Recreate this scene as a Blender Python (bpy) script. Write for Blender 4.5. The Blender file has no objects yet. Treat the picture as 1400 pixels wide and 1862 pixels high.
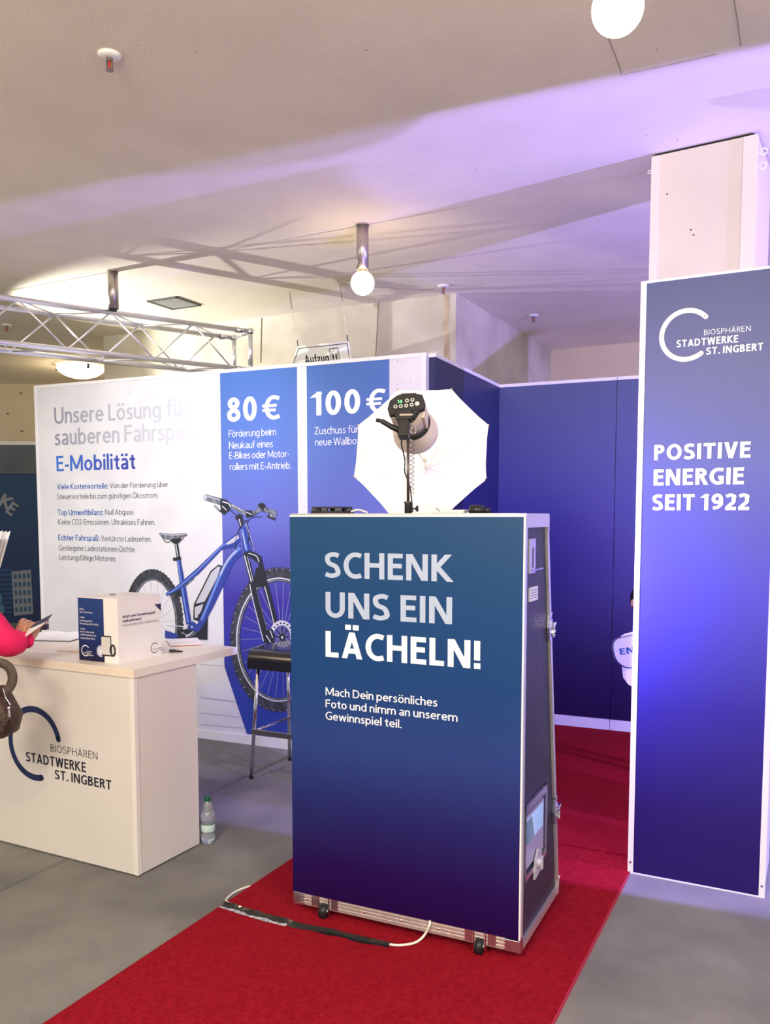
import bpy, bmesh, math, random
from mathutils import Vector, Matrix
random.seed(4)
R = math.radians
# ------------------------------------------------------------ camera, world, lights, exposure
F, PITCH, CY, CX, HC = 1545.0, R(4.5), 1060.0, 700.0, 1.55
scn = bpy.context.scene
col = scn.collection
cam_d = bpy.data.cameras.new('camera'); cam = bpy.data.objects.new('camera', cam_d); col.objects.link(cam)
cam_d.sensor_fit = 'VERTICAL'; cam_d.sensor_height = 36.0; cam_d.sensor_width = 27.0
cam_d.lens = F * 36.0 / 1862.0; cam_d.shift_y = (CY - 931.0) / 1862.0
cam_d.clip_start = 0.05; cam_d.clip_end = 100
cam.location = (0, 0, HC); cam.rotation_euler = (R(90) - PITCH, 0, 0)
scn.camera = cam
w = bpy.data.worlds.new('world'); scn.world = w; w.use_nodes = True
w.node_tree.nodes['Background'].inputs[0].default_value = (1.0, 0.96, 0.91, 1)
w.node_tree.nodes['Background'].inputs[1].default_value = 0.95
scn.view_settings.view_transform = 'Standard'; scn.view_settings.look = 'None'
scn.view_settings.gamma = 1; scn.view_settings.exposure = 0.0
scn.view_settings.use_curve_mapping = False

def light(name, kind, loc, energy, color=(1, 1, 1), size=0.1, target=None, angle=60, blend=0.3, sy=None):
    d = bpy.data.lights.new(name, kind); o = bpy.data.objects.new(name, d); col.objects.link(o)
    d.energy = energy; d.color = color; o.location = loc
    if kind in ('POINT', 'SPOT'): d.shadow_soft_size = size
    if kind == 'AREA':
        d.size = size
        if sy: d.shape = 'RECTANGLE'; d.size_y = sy
    if kind == 'SPOT': d.spot_size = R(angle); d.spot_blend = blend
    if target is not None:
        o.rotation_euler = (Vector(target) - Vector(loc)).to_track_quat('-Z', 'Y').to_euler()
    return o
# violet flood standing off to the right, square to the booth front: lights only the booth side of it
light('violet_flood', 'SPOT', (4.3, 1.897, 1.35), 1100, (0.32, 0.25, 1.0), 0.05, (4.7035, 2.812, 1.35), 179.8, 0.02)
light('violet_booth_fill', 'SPOT', (0.58, 3.544, 1.2), 88, (0.32, 0.25, 1.0), 0.02, (0.9835, 4.459, 1.2), 179.8, 0.02)  # added violet fill hidden behind the case, tints booth carpet and ceiling
# booth spot on the bicycle wall
light('booth_spot', 'SPOT', (-0.75, 3.9, 3.1), 75, (0.95, 0.97, 1.0), 0.05, (-1.35, 5.85, 1.95), 62, 0.9)
light('booth_wash', 'SPOT', (-1.9, 3.3, 3.1), 165, (0.92, 0.95, 1.0), 0.1, (-1.5, 5.9, 1.2), 75, 0.9)
# work light on the truss behind the bicycle wall, left of the frame: rakes the rear ceiling and the concrete, throwing the truss shadows
light('truss_spot', 'SPOT', (-3.6, 6.95, 2.4), 420, (1.0, 0.98, 0.93), 0.012, (0.0, 7.0, 3.6), 72, 0.5)
# hall lamps behind the camera; the point lights are added warm ceiling fill
light('hall_lamp_one', 'AREA', (-1.6, -1.2, 3.0), 190, (1.0, 0.90, 0.78), 1.2, (-0.5, 3.5, 0.6))
light('ceiling_fill_one', 'POINT', (-1.0, 0.6, 2.7), 60, (1.0, 0.78, 0.52), 0.07)  # unseen fill, added to warm the front ceiling
light('ceiling_fill_two', 'POINT', (-3.6, 3.4, 2.7), 40, (1.0, 0.78, 0.52), 0.07)  # unseen fill left of frame, added for the ceiling
light('hall_lamp_two', 'AREA', (2.0, -0.8, 3.0), 120, (1.0, 0.92, 0.82), 1.2, (0.6, 3.2, 0.8))

# ------------------------------------------------------------ pixel rays (for measuring only)
def ray(px, py):
    a = (px - CX) / F; b = -(py - CY) / F
    return Vector((a, math.cos(PITCH) + b * math.sin(PITCH), -math.sin(PITCH) + b * math.cos(PITCH)))
CAM = Vector((0, 0, HC))
def onz(px, py, z):
    r = ray(px, py); return CAM + r * ((z - HC) / r.z)
def ony(px, py, y):
    r = ray(px, py); return CAM + r * (y / r.y)
class Fr:
    """local frame: x along the front to the right, y away, z up"""
    def __init__(s, x, y, ang, z=0): s.o = Vector((x, y, z)); s.a = R(ang); s.ex = Vector((math.cos(s.a), -math.sin(s.a), 0)); s.ey = Vector((math.sin(s.a), math.cos(s.a), 0))
    def w(s, x, y, z): return s.o + s.ex * x + s.ey * y + Vector((0, 0, z))
    def l(s, p): d = Vector(p) - s.o; return Vector((d.dot(s.ex), d.dot(s.ey), d.z))
    def front(s, px, py, y=0):
        r = ray(px, py); t = ((s.o - CAM).dot(s.ey) + y) / r.dot(s.ey); q = s.l(CAM + r * t); return (q.x, q.z)
    def side(s, px, py, x=0):
        r = ray(px, py); t = ((s.o - CAM).dot(s.ex) + x) / r.dot(s.ex); q = s.l(CAM + r * t); return (q.y, q.z)

# ------------------------------------------------------------ materials
MATS = {}
def nodes_of(m): return m.node_tree.nodes, m.node_tree.links
def mat(name, rgb, rough=0.6, metal=0.0, noise=0.0, nscale=30, bump=0.0, bscale=200, spec=0.4, emit=None, es=0, trans=0, rgb2=None, coat=0):
    if name in MATS: return MATS[name]
    m = bpy.data.materials.new(name); m.use_nodes = True; MATS[name] = m
    n, l = nodes_of(m); b = n['Principled BSDF']
    b.inputs['Base Color'].default_value = (*rgb, 1); b.inputs['Roughness'].default_value = rough
    b.inputs['Metallic'].default_value = metal; b.inputs['Specular IOR Level'].default_value = spec
    b.inputs['Coat Weight'].default_value = coat
    if trans: b.inputs['Transmission Weight'].default_value = trans; b.inputs['IOR'].default_value = 1.4
    if emit: b.inputs['Emission Color'].default_value = (*emit, 1); b.inputs['Emission Strength'].default_value = es
    if noise or rgb2:
        tc = n.new('ShaderNodeTexCoord'); t = n.new('ShaderNodeTexNoise'); t.inputs['Scale'].default_value = nscale; t.inputs['Detail'].default_value = 6
        l.new(tc.outputs['Object'], t.inputs['Vector'])
        r = n.new('ShaderNodeValToRGB')
        c2 = rgb2 if rgb2 else tuple(c * (1 - noise) for c in rgb)
        c1 = rgb if rgb2 else tuple(min(1, c * (1 + noise)) for c in rgb)
        r.color_ramp.elements[0].position = 0.35; r.color_ramp.elements[1].position = 0.65
        r.color_ramp.elements[0].color = (*c2, 1); r.color_ramp.elements[1].color = (*c1, 1)
        l.new(t.outputs['Fac'], r.inputs['Fac']); l.new(r.outputs['Color'], b.inputs['Base Color'])
    if bump:
        tc = n.new('ShaderNodeTexCoord'); t = n.new('ShaderNodeTexNoise'); t.inputs['Scale'].default_value = bscale; t.inputs['Detail'].default_value = 3
        l.new(tc.outputs['Object'], t.inputs['Vector'])
        bp = n.new('ShaderNodeBump'); bp.inputs['Strength'].default_value = bump; bp.inputs['Distance'].default_value = 0.01
        l.new(t.outputs['Fac'], bp.inputs['Height']); l.new(bp.outputs['Normal'], b.inputs['Normal'])
    return m
def grad(name, stops, axis=2, lo=0.0, hi=2.5, rough=0.45, spec=0.35, bump=0.0):
    """printed colour gradient along an object axis"""
    m = bpy.data.materials.new(name); m.use_nodes = True; MATS[name] = m
    n, l = nodes_of(m); b = n['Principled BSDF']; b.inputs['Roughness'].default_value = rough; b.inputs['Specular IOR Level'].default_value = spec
    tc = n.new('ShaderNodeTexCoord'); s = n.new('ShaderNodeSeparateXYZ'); l.new(tc.outputs['Object'], s.inputs[0])
    mr = n.new('ShaderNodeMapRange'); mr.inputs[1].default_value = lo; mr.inputs[2].default_value = hi
    l.new(s.outputs[axis], mr.inputs[0]); r = n.new('ShaderNodeValToRGB'); l.new(mr.outputs[0], r.inputs['Fac'])
    e = r.color_ramp.elements
    while len(e) < len(stops): e.new(0.5)
    for i, (p, c) in enumerate(stops): e[i].position = p; e[i].color = (*c, 1)
    l.new(r.outputs['Color'], b.inputs['Base Color'])
    return m
WHITE = mat('white_laminate', (0.80, 0.79, 0.78), 0.4, noise=0.02, nscale=8)
FRAMEW = mat('white_frame_profile', (0.82, 0.81, 0.80), 0.35)
INKW = mat('white_ink', (0.92, 0.92, 0.93), 0.5)
INKN = mat('navy_ink', (0.012, 0.022, 0.09), 0.45)
INKG = mat('pale_blue_ink', (0.42, 0.50, 0.66), 0.5)
INKT = mat('charcoal_ink', (0.07, 0.08, 0.11), 0.5)
INKB = mat('blue_ink', (0.03, 0.12, 0.40), 0.5)
BLACK = mat('black_plastic', (0.014, 0.014, 0.017), 0.38, noise=0.2, nscale=60)
BLACKM = mat('matte_black', (0.02, 0.02, 0.022), 0.7, noise=0.2, nscale=60)
ALU = mat('aluminium_profile', (0.74, 0.71, 0.68), 0.38, metal=0.75, noise=0.06, nscale=40)
CHROME = mat('chrome', (0.80, 0.80, 0.83), 0.12, metal=1.0, noise=0.03, nscale=20)
STEEL = mat('brushed_steel', (0.62, 0.58, 0.54), 0.28, metal=1.0, noise=0.05, nscale=50)
ZINC = mat('zinc_hardware', (0.62, 0.62, 0.68), 0.25, metal=0.95, noise=0.1, nscale=90)

# ------------------------------------------------------------ object helpers
def obj(name, bm, m, parent=None, smooth=False):
    me = bpy.data.meshes.new(name)
    if isinstance(bm, bmesh.types.BMesh): bm.normal_update(); bm.to_mesh(me); bm.free()
    else: me = bm; me.name = name
    o = bpy.data.objects.new(name, me); col.objects.link(o)
    for mm in (m if isinstance(m, (list, tuple)) else [m]): me.materials.append(mm)
    if smooth:
        for p in me.polygons: p.use_smooth = True
    if parent: o.parent = parent
    return o
def tag(o, label=None, cat=None, group=None, kind=None):
    if label: o['label'] = label
    if cat: o['category'] = cat
    if group: o['group'] = group
    if kind: o['kind'] = kind
    return o
def thing(name, label, cat, fr=None, loc=None, rotz=0, group=None):
    o = bpy.data.objects.new(name, None); col.objects.link(o); o.empty_display_size = 0.1
    if fr: o.location = fr.o; o.rotation_euler = (0, 0, -fr.a)
    if loc is not None: o.location = loc; o.rotation_euler = (0, 0, rotz)
    return tag(o, label, cat, group)
def dup(root, loc, label=None, rotz=None):
    r = root.copy(); col.objects.link(r); r.location = loc
    if rotz is not None: r.rotation_euler = (0, 0, rotz)
    if label: r['label'] = label
    for ch in list(root.children):
        c = ch.copy(); col.objects.link(c); c.parent = r
        for g in ch.children:
            d = g.copy(); col.objects.link(d); d.parent = c
    return r
B = bmesh.new
def box(bm, x0, x1, y0, y1, z0, z1, bev=0, M=None):
    r = bmesh.ops.create_cube(bm, size=1)['verts']
    T = Matrix.Translation(((x0 + x1) / 2, (y0 + y1) / 2, (z0 + z1) / 2)) @ Matrix.Diagonal((abs(x1 - x0), abs(y1 - y0), abs(z1 - z0), 1))
    bmesh.ops.transform(bm, matrix=T, verts=r)
    if bev:
        es = list({e for v in r for e in v.link_edges})
        q = bmesh.ops.bevel(bm, geom=es, offset=bev, segments=2, profile=0.5, affect='EDGES')
        if M is not None: bmesh.ops.transform(bm, matrix=M, verts=list({v for f in q['faces'] for v in f.verts} | {v for v in r if v.is_valid}))
    elif M is not None: bmesh.ops.transform(bm, matrix=M, verts=r)
    return bm
def bx(*a, **k): return box(B(), *a, **k)
def cyl(bm, p, q, r, r2=None, seg=16, caps=True):
    p = Vector(p); q = Vector(q); d = q - p; L = d.length
    if L < 1e-6: return bm
    T = Matrix.Translation((p + q) / 2) @ d.to_track_quat('Z', 'Y').to_matrix().to_4x4()
    bmesh.ops.create_cone(bm, cap_ends=caps, segments=seg, radius1=r, radius2=r if r2 is None else r2, depth=L, matrix=T)
    return bm
def cy(*a, **k): return cyl(B(), *a, **k)
def sph(bm, c, r, s=(1, 1, 1), u=20, v=12):
    bmesh.ops.create_uvsphere(bm, u_segments=u, v_segments=v, radius=r, matrix=Matrix.Translation(c) @ Matrix.Diagonal((*s, 1))); return bm
def tube(bm, pts, r, seg=8, closed=False, rs=None):
    pts = [Vector(p) for p in pts]; n = len(pts); rings = []
    up = Vector((0, 0, 1))
    for i, p in enumerate(pts):
        if closed: d = pts[(i + 1) % n] - pts[i - 1]
        else: d = pts[min(i + 1, n - 1)] - pts[max(i - 1, 0)]
        d.normalize(); a = d.cross(up)
        if a.length < 0.05: a = d.cross(Vector((1, 0, 0)))
        a.normalize(); b = a.cross(d); rr = rs[i] if rs else r
        rings.append([bm.verts.new(p + a * (rr * math.cos(2 * math.pi * k / seg)) + b * (rr * math.sin(2 * math.pi * k / seg))) for k in range(seg)])
    m = n if closed else n - 1
    for i in range(m):
        A, C = rings[i], rings[(i + 1) % n]
        for k in range(seg): bm.faces.new((A[k], A[(k + 1) % seg], C[(k + 1) % seg], C[k]))
    if not closed: bm.faces.new(rings[0][::-1]); bm.faces.new(rings[-1])
    return bm
def lathe(bm, prof, c=(0, 0, 0), seg=24, M=None):
    rings = []; vs = []
    for r, z in prof:
        ring = [bm.verts.new((c[0] + r * math.cos(2 * math.pi * k / seg), c[1] + r * math.sin(2 * math.pi * k / seg), c[2] + z)) for k in range(seg)]
        rings.append(ring); vs += ring
    for i in range(len(rings) - 1):
        for k in range(seg): bm.faces.new((rings[i][k], rings[i][(k + 1) % seg], rings[i + 1][(k + 1) % seg], rings[i + 1][k]))
    bm.faces.new(rings[0][::-1]); bm.faces.new(rings[-1])
    if M is not None: bmesh.ops.transform(bm, matrix=M, verts=vs)
    return bm
def prism(bm, pts, a0, a1, axis='y'):
    """extrude a 2D polygon; axis y: pts are (x,z); axis x: pts are (y,z); axis z: pts are (x,y)"""
    def P(u, v, a): return {'y': (u, a, v), 'x': (a, u, v), 'z': (u, v, a)}[axis]
    A = [bm.verts.new(P(u, v, a0)) for u, v in pts]; C = [bm.verts.new(P(u, v, a1)) for u, v in pts]
    n = len(pts); bm.faces.new(A[::-1]); bm.faces.new(C)
    for i in range(n): bm.faces.new((A[i], A[(i + 1) % n], C[(i + 1) % n], C[i]))
    bmesh.ops.recalc_face_normals(bm, faces=bm.faces[:])
    return bm
def spline(pts, n=8, closed=False):
    out = []; N = len(pts); P = [Vector(p) for p in pts]
    m = N if closed else N - 1
    for i in range(m):
        p0 = P[(i - 1) % N] if closed or i > 0 else P[i]; p1 = P[i]; p2 = P[(i + 1) % N]
        p3 = P[(i + 2) % N] if closed or i + 2 < N else p2
        for k in range(n):
            t = k / n; out.append(0.5 * ((2 * p1) + (-p0 + p2) * t + (2 * p0 - 5 * p1 + 4 * p2 - p3) * t * t + (-p0 + 3 * p1 - 3 * p2 + p3) * t ** 3))
    if not closed: out.append(P[-1])
    return out
def skin(name, verts, edges, radii, m, parent=None, root=0, sub=2, mats=None, pick=None):
    me = bpy.data.meshes.new(name + '_tmp'); me.from_pydata([tuple(v) for v in verts], edges, [])
    o = bpy.data.objects.new(name + '_tmp', me); col.objects.link(o)
    sm = o.modifiers.new('s', 'SKIN'); sm.use_smooth_shade = True
    o.modifiers.new('b', 'SUBSURF').levels = sub
    for i, v in enumerate(me.skin_vertices[0].data):
        r = radii[i]; v.radius = r if isinstance(r, tuple) else (r, r); v.use_root = (i == root)
    dg = bpy.context.evaluated_depsgraph_get(); dg.update()
    nm = bpy.data.meshes.new_from_object(o.evaluated_get(dg)); bpy.data.objects.remove(o); bpy.data.meshes.remove(me)
    nm.name = name; nm.materials.clear()
    q = bpy.data.objects.new(name, nm); col.objects.link(q)
    for mm in (mats or [m]): nm.materials.append(mm)
    for p in nm.polygons:
        p.use_smooth = True
        if pick: p.material_index = pick(p.center)
    if parent: q.parent = parent
    return q
# flat lettering -------------------------------------------------------
# ---- a small humanist sans drawn from strokes (cap height 1, x-height .70)
XH = 0.70
def _arc(cx, cy_, rx, ry, a0, a1, n=0):
    n = n or max(4, int(abs(a1 - a0) / 15)); return [(cx + rx * math.cos(R(a0 + (a1 - a0) * i / n)), cy_ + ry * math.sin(R(a0 + (a1 - a0) * i / n))) for i in range(n + 1)]
def glyph(ch, w):
    """-> (strokes, advance); a stroke is ('R', points) a ribbon, ('D', x0, y0, x1, y1) a bar cut level at both ends, ('Q', x0, x1, y0, y1) a box"""
    h = w / 2; S = []; X = XH
    V = lambda x, a=0, c=1: S.append(('Q', x, x + w, a, c))
    Hb = lambda a, c, y: S.append(('Q', a, c, y - h, y + h))
    D = lambda *a: S.append(('D',) + a)
    Rb = lambda p: S.append(('R', p))
    dots = lambda c, y: [S.append(('Q', c + s * 0.135 - w * 0.55, c + s * 0.135 + w * 0.55, y, y + w * 1.05)) for s in (-1, 1)]
    if ch in 'ÄÖÜ':
        s, a = glyph({'Ä': 'A', 'Ö': 'O', 'Ü': 'U'}[ch], w); S.extend(s); dots(a / 2, 1.09); return S, a
    if ch in 'äöü':
        s, a = glyph({'ä': 'a', 'ö': 'o', 'ü': 'u'}[ch], w); S.extend(s); dots(a / 2, X + 0.13); return S, a
    if ch == ' ': return S, 0.20
    if ch == 'I': V(0); return S, w
    if ch == 'L': V(0); Hb(w, 0.47, h); return S, 0.47
    if ch in 'EF':
        V(0); Hb(w, 0.50, 1 - h); Hb(w, 0.47, 0.53)
        if ch == 'E': Hb(w, 0.51, h)
        return S, 0.50
    if ch == 'H': V(0); V(0.68 - w); Hb(w, 0.68 - w, 0.53); return S, 0.68
    if ch == 'T': Hb(0, 0.60, 1 - h); V(0.30 - h, 0, 1 - w); return S, 0.60
    if ch == 'N': V(0); V(0.71 - w); D(w * 0.62, 1, 0.71 - w * 0.62, 0); return S, 0.71
    if ch == 'M': V(0); V(0.88 - w); D(w * 0.62, 1, 0.44, 0.12); D(0.88 - w * 0.62, 1, 0.44, 0.12); return S, 0.88
    if ch == 'K': V(0); D(0.54, 1, w * 0.9, 0.50); D(w * 1.0, 0.54, 0.60, 0); return S, 0.66
    if ch == 'A': D(0.36, 1, w * 0.5, 0); D(0.36, 1, 0.72 - w * 0.5, 0); Hb(0.17, 0.55, 0.29); return S, 0.72
    if ch == 'V': D(w * 0.5, 1, 0.33, 0); D(0.66 - w * 0.5, 1, 0.33, 0); return S, 0.66
    if ch == 'W': D(w * 0.5, 1, 0.25, 0); D(0.49, 1, 0.25, 0); D(0.49, 1, 0.73, 0); D(0.98 - w * 0.5, 1, 0.73, 0); return S, 0.98
    if ch == 'X': D(w * 0.5, 1, 0.62 - w * 0.5, 0); D(0.62 - w * 0.5, 1, w * 0.5, 0); return S, 0.62
    if ch == 'Z': Hb(0, 0.56, 1 - h); Hb(0, 0.58, h); D(0.50, 1 - h, w * 0.6, h); return S, 0.58
    if ch == 'O': Rb(_arc(0.39, 0.5, 0.39 - h, 0.515 - h, 0, 360)); return S, 0.78
    if ch == 'C': Rb([(0.62, 0.965 - h)] + _arc(0.42, 0.5, 0.42 - h, 0.515 - h, 78, 282) + [(0.62, 0.035 + h)]); return S, 0.62
    if ch == 'G': Rb([(0.66, 0.965 - h)] + _arc(0.43, 0.5, 0.43 - h, 0.515 - h, 76, 284) + [(0.68 - h, 0.05 + h)]); V(0.68 - w, 0.05, 0.52); Hb(0.42, 0.68, 0.52 - h); return S, 0.68
    if ch == 'D': V(0); Rb([(w * 0.5, 1 - h), (0.26, 1 - h)] + _arc(0.28, 0.5, 0.42 - h, 0.5 - h, 84, -84) + [(0.26, h), (w * 0.5, h)]); return S, 0.70
    if ch == 'P': V(0); Rb([(w * 0.5, 1 - h), (0.26, 1 - h)] + _arc(0.27, 0.71, 0.27 - h, 0.29 - h, 80, -80) + [(0.26, 0.42 + h), (w * 0.5, 0.42 + h)]); return S, 0.54
    if ch == 'R': V(0); Rb([(w * 0.5, 1 - h), (0.26, 1 - h)] + _arc(0.27, 0.73, 0.27 - h, 0.27 - h, 80, -80) + [(0.26, 0.46 + h), (w * 0.5, 0.46 + h)]); D(0.29, 0.52, 0.52, 0); return S, 0.56
    if ch == 'B':
        V(0); Rb([(w * 0.5, 1 - h), (0.26, 1 - h)] + _arc(0.28, 0.755, 0.26 - h, 0.245 - h, 80, -80) + [(0.26, 0.51 + h), (w * 0.5, 0.51 + h)])
        Rb([(w * 0.5, 0.45 + h), (0.28, 0.45 + h)] + _arc(0.30, 0.275, 0.29 - h, 0.275 - h, 80, -80) + [(0.28, h), (w * 0.5, h)]); return S, 0.59
    if ch == 'S': Rb([tuple(p)[:2] for p in spline([(q[0], q[1], 0) for q in [(0.49, 0.955 - h), (0.32, 1.01 - h), (0.13, 0.95 - h), (h, 0.74), (0.15, 0.57), (0.38, 0.45), (0.55 - h, 0.27), (0.44, 0.06 + h), (0.24, -0.01 + h), (0.02, 0.05 + h)]], 5)]); return S, 0.55
    if ch == 'U': Rb([(h, 1), (h, 0.36)] + _arc(0.335, 0.36, 0.335 - h, 0.375 - h, 180, 360) + [(0.67 - h, 0.36), (0.67 - h, 1)]); return S, 0.67
    if ch == 'J': Rb([(0.28 - h, 1), (0.28 - h, 0.2)] + _arc(0.10, 0.18, 0.18 - h, 0.18, -5, -85)); return S, 0.28
    if ch == '!': V(0, 0.30, 1); S.append(('Q', 0, w * 1.05, 0, w * 1.1)); return S, w
    if ch == '.': S.append(('Q', 0, w * 1.1, 0, w * 1.1)); return S, w * 1.1
    if ch == ',': D(w * 0.7, w * 1.0, w * 0.2, -0.14); return S, w * 1.1
    if ch == ':': S.append(('Q', 0, w * 1.1, 0, w * 1.1)); S.append(('Q', 0, w * 1.1, 0.52, 0.52 + w * 1.1)); return S, w * 1.1
    if ch == '-': Hb(0, 0.28, 0.35); return S, 0.28
    if ch in '„"“': y = 0 if ch == '„' else 0.95; D(w, y + w * 0.6, w * 0.4, y - 0.14); D(w * 2.6, y + w * 0.6, w * 2.0, y - 0.14); return S, w * 3
    if ch == '0': Rb(_arc(0.29, 0.5, 0.29 - h, 0.515 - h, 0, 360)); return S, 0.58
    if ch == '1': V(0.30 - w + 0.04); D(0.25, 0.93, 0.05, 0.76); return S, 0.38
    if ch == '2': Rb([tuple(p)[:2] for p in spline([(q[0], q[1], 0) for q in [(0.04, 0.92 - h), (0.24, 1.01 - h), (0.43, 0.93 - h), (0.50 - h, 0.72), (0.40, 0.50), (0.20, 0.28), (0.06, 0.10)]], 5)]); Hb(0.0, 0.53, h); return S, 0.53
    if ch == '3': Rb([tuple(p)[:2] for p in spline([(q[0], q[1], 0) for q in [(0.04, 0.95 - h), (0.24, 1.01 - h), (0.46 - h, 0.78), (0.22, 0.53), (0.22, 0.53), (0.51 - h, 0.27), (0.26, -0.01 + h), (0.01, 0.06 + h)]], 5)]); return S, 0.51
    if ch == '4': V(0.34); Hb(0, 0.58, 0.26); D(0.36, 1, 0.06, 0.26); return S, 0.58
    if ch == '5': Hb(0.08, 0.50, 1 - h); V(0.07, 0.5, 1); Rb([(0.08, 0.56), (0.22, 0.60)] + _arc(0.22, 0.30, 0.30 - h, 0.32 - h, 80, -90) + [(0.01, 0.05 + h)]); return S, 0.52
    if ch == '6': Rb(_arc(0.29, 0.31, 0.29 - h, 0.32 - h, 0, 360)); Rb([(0.50, 0.98 - h), (0.28, 0.93 - h), (0.10, 0.65), (h, 0.32)]); return S, 0.58
    if ch == '9': Rb(_arc(0.29, 0.69, 0.29 - h, 0.32 - h, 0, 360)); Rb([(0.08, 0.02 + h), (0.32, 0.07 + h), (0.49, 0.35), (0.58 - h, 0.68)]); return S, 0.58
    if ch == '8': Rb(_arc(0.29, 0.755, 0.255 - h, 0.26 - h, 0, 360)); Rb(_arc(0.29, 0.27, 0.29 - h, 0.285 - h, 0, 360)); return S, 0.58
    if ch == '€': Rb([(0.66, 0.95 - h)] + _arc(0.45, 0.5, 0.36 - h, 0.515 - h, 74, 286) + [(0.66, 0.05 + h)]); S.append(('Q', 0, 0.56, 0.585 - h * 0.7, 0.585 + h * 0.7)); S.append(('Q', 0, 0.52, 0.395 - h * 0.7, 0.395 + h * 0.7)); return S, 0.66
    bw_ = 0.50
    bowl = lambda cx=0.27, r=0.27: Rb(_arc(cx, X / 2, r - h, X / 2 + 0.012 - h, 0, 360))
    if ch == 'o': bowl(0.28, 0.28); return S, 0.56
    if ch == 'c': Rb([(0.43, X - 0.03 - h)] + _arc(0.29, X / 2, 0.29 - h, X / 2 + 0.01 - h, 74, 286) + [(0.43, 0.03 + h)]); return S, 0.43
    if ch == 'e': Rb([(0.47, 0.05 + h), (0.36, 0.0 + h)] + _arc(0.28, X / 2, 0.28 - h, X / 2 + 0.01 - h, -80, -360)); Hb(h, 0.55, X / 2 + 0.01); return S, 0.54
    if ch == 'b': V(0); bowl(0.28, 0.27); return S, 0.55
    if ch == 'd': V(0.55 - w); bowl(0.27, 0.27); return S, 0.55
    if ch == 'p': V(0, -0.27, X); bowl(0.28, 0.27); return S, 0.55
    if ch == 'q': V(0.55 - w, -0.27, X); bowl(0.27, 0.27); return S, 0.55
    if ch == 'g': bowl(0.27, 0.27); Rb([(0.55 - h, X), (0.55 - h, -0.02)] + _arc(0.32, -0.03, 0.23 - h, 0.25 - h, 0, -88) + [(0.08, -0.25 + h)]); return S, 0.55
    if ch == 'a': V(0.48 - w, 0, 0.45); Rb([(0.07, X - 0.04 - h), (0.22, X + 0.01 - h)] + _arc(0.26, 0.46, 0.22 - h, X - 0.45 - h, 80, 0) + [(0.48 - h, 0.38)]); Rb(_arc(0.22, 0.19, 0.22 - h, 0.20 - h, 70, 320) + []); Rb([(0.22, 0.39 - h), (0.48 - h, 0.42 - h)]); Rb([(0.30, 0.01 + h), (0.48 - h, 0.13)]); return S, 0.48
    if ch in 'nhmru':
        if ch == 'u': Rb([(h, X), (h, 0.24)] + _arc(0.24, 0.24, 0.24 - h, 0.25 - h, 180, 300)); Rb([(0.30, 0.005 + h), (0.50 - h, 0.18)]); V(0.50 - w, 0, X); return S, 0.50
        V(0, 0, 1.03 if ch == 'h' else X)
        if ch == 'r': Rb([(h, 0.40), (0.14, X - 0.10), (0.24, X - 0.01 - h), (0.33, X - h)]); return S, 0.33
        arch = lambda x: Rb([(x + h, 0.42), (x + 0.10 + h * 0.4, X - 0.08)] + _arc(x + 0.26, X - 0.24, 0.24 - h, 0.25 - h, 110, 0) + [(x + 0.50 - h, 0)])
        arch(0)
        if ch == 'm': arch(0.50 - w); return S, 1.0 - w
        return S, 0.50
    if ch == 'i': V(0, 0, X); S.append(('Q', -w * 0.05, w * 1.05, X + 0.14, X + 0.14 + w * 1.1)); return S, w
    if ch == 'j': V(0.06, -0.2, X); S.append(('Q', 0.06, 0.06 + w * 1.05, X + 0.14, X + 0.14 + w * 1.1)); return S, w + 0.06
    if ch == 'l': V(0, 0, 1.03); return S, w
    if ch == 'k': V(0, 0, 1.03); D(0.44, X, w * 0.9, 0.36); D(w, 0.39, 0.48, 0); return S, 0.50
    if ch == 't': Rb([(0.12 + h, 0.88), (0.12 + h, 0.18), (0.12 + h + 0.03, 0.05 + h * 0.4), (0.24, 0.0 + h), (0.36, 0.02 + h)]); Hb(0, 0.36, X - h); return S, 0.36
    if ch == 'f': Rb([(0.10 + h, 0), (0.10 + h, 0.80), (0.14 + h, 0.95), (0.24, 1.04 - h), (0.36, 1.03 - h)]); Hb(0, 0.34, X - h); return S, 0.36
    if ch == 's': Rb([tuple(p)[:2] for p in spline([(q[0], q[1], 0) for q in [(0.36, X - 0.04 - h), (0.22, X + 0.01 - h), (0.06 + h * 0.3, 0.55), (0.12, 0.41), (0.28, 0.33), (0.40 - h, 0.19), (0.30, 0.03 + h), (0.16, -0.01 + h), (0.01, 0.04 + h)]], 4)]); return S, 0.40
    if ch == 'v': D(w * 0.5, X, 0.25, 0); D(0.50 - w * 0.5, X, 0.25, 0); return S, 0.50
    if ch == 'w': D(w * 0.5, X, 0.20, 0); D(0.39, X, 0.20, 0); D(0.39, X, 0.58, 0); D(0.78 - w * 0.5, X, 0.58, 0); return S, 0.78
    if ch == 'x': D(w * 0.5, X, 0.46, 0); D(0.46, X, w * 0.5, 0); return S, 0.49
    if ch == 'y': D(w * 0.5, X, 0.25, 0.02); D(0.50 - w * 0.5, X, 0.15, -0.27); return S, 0.50
    if ch == 'z': Hb(0, 0.42, X - h); Hb(0, 0.44, h); D(0.38, X - h, w * 0.6, h); return S, 0.44
    if ch == 'ß': Rb([(h, 0), (h, 0.75)] + _arc(0.24, 0.78, 0.24 - h, 0.26 - h, 180, 20) + [(0.40, 0.68), (0.28, 0.55), (0.34, 0.44)] + _arc(0.30, 0.24, 0.25 - h, 0.24 - h, 45, -90) + [(0.17, 0.02 + h)]); return S, 0.55
    V(0); return S, w
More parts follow.
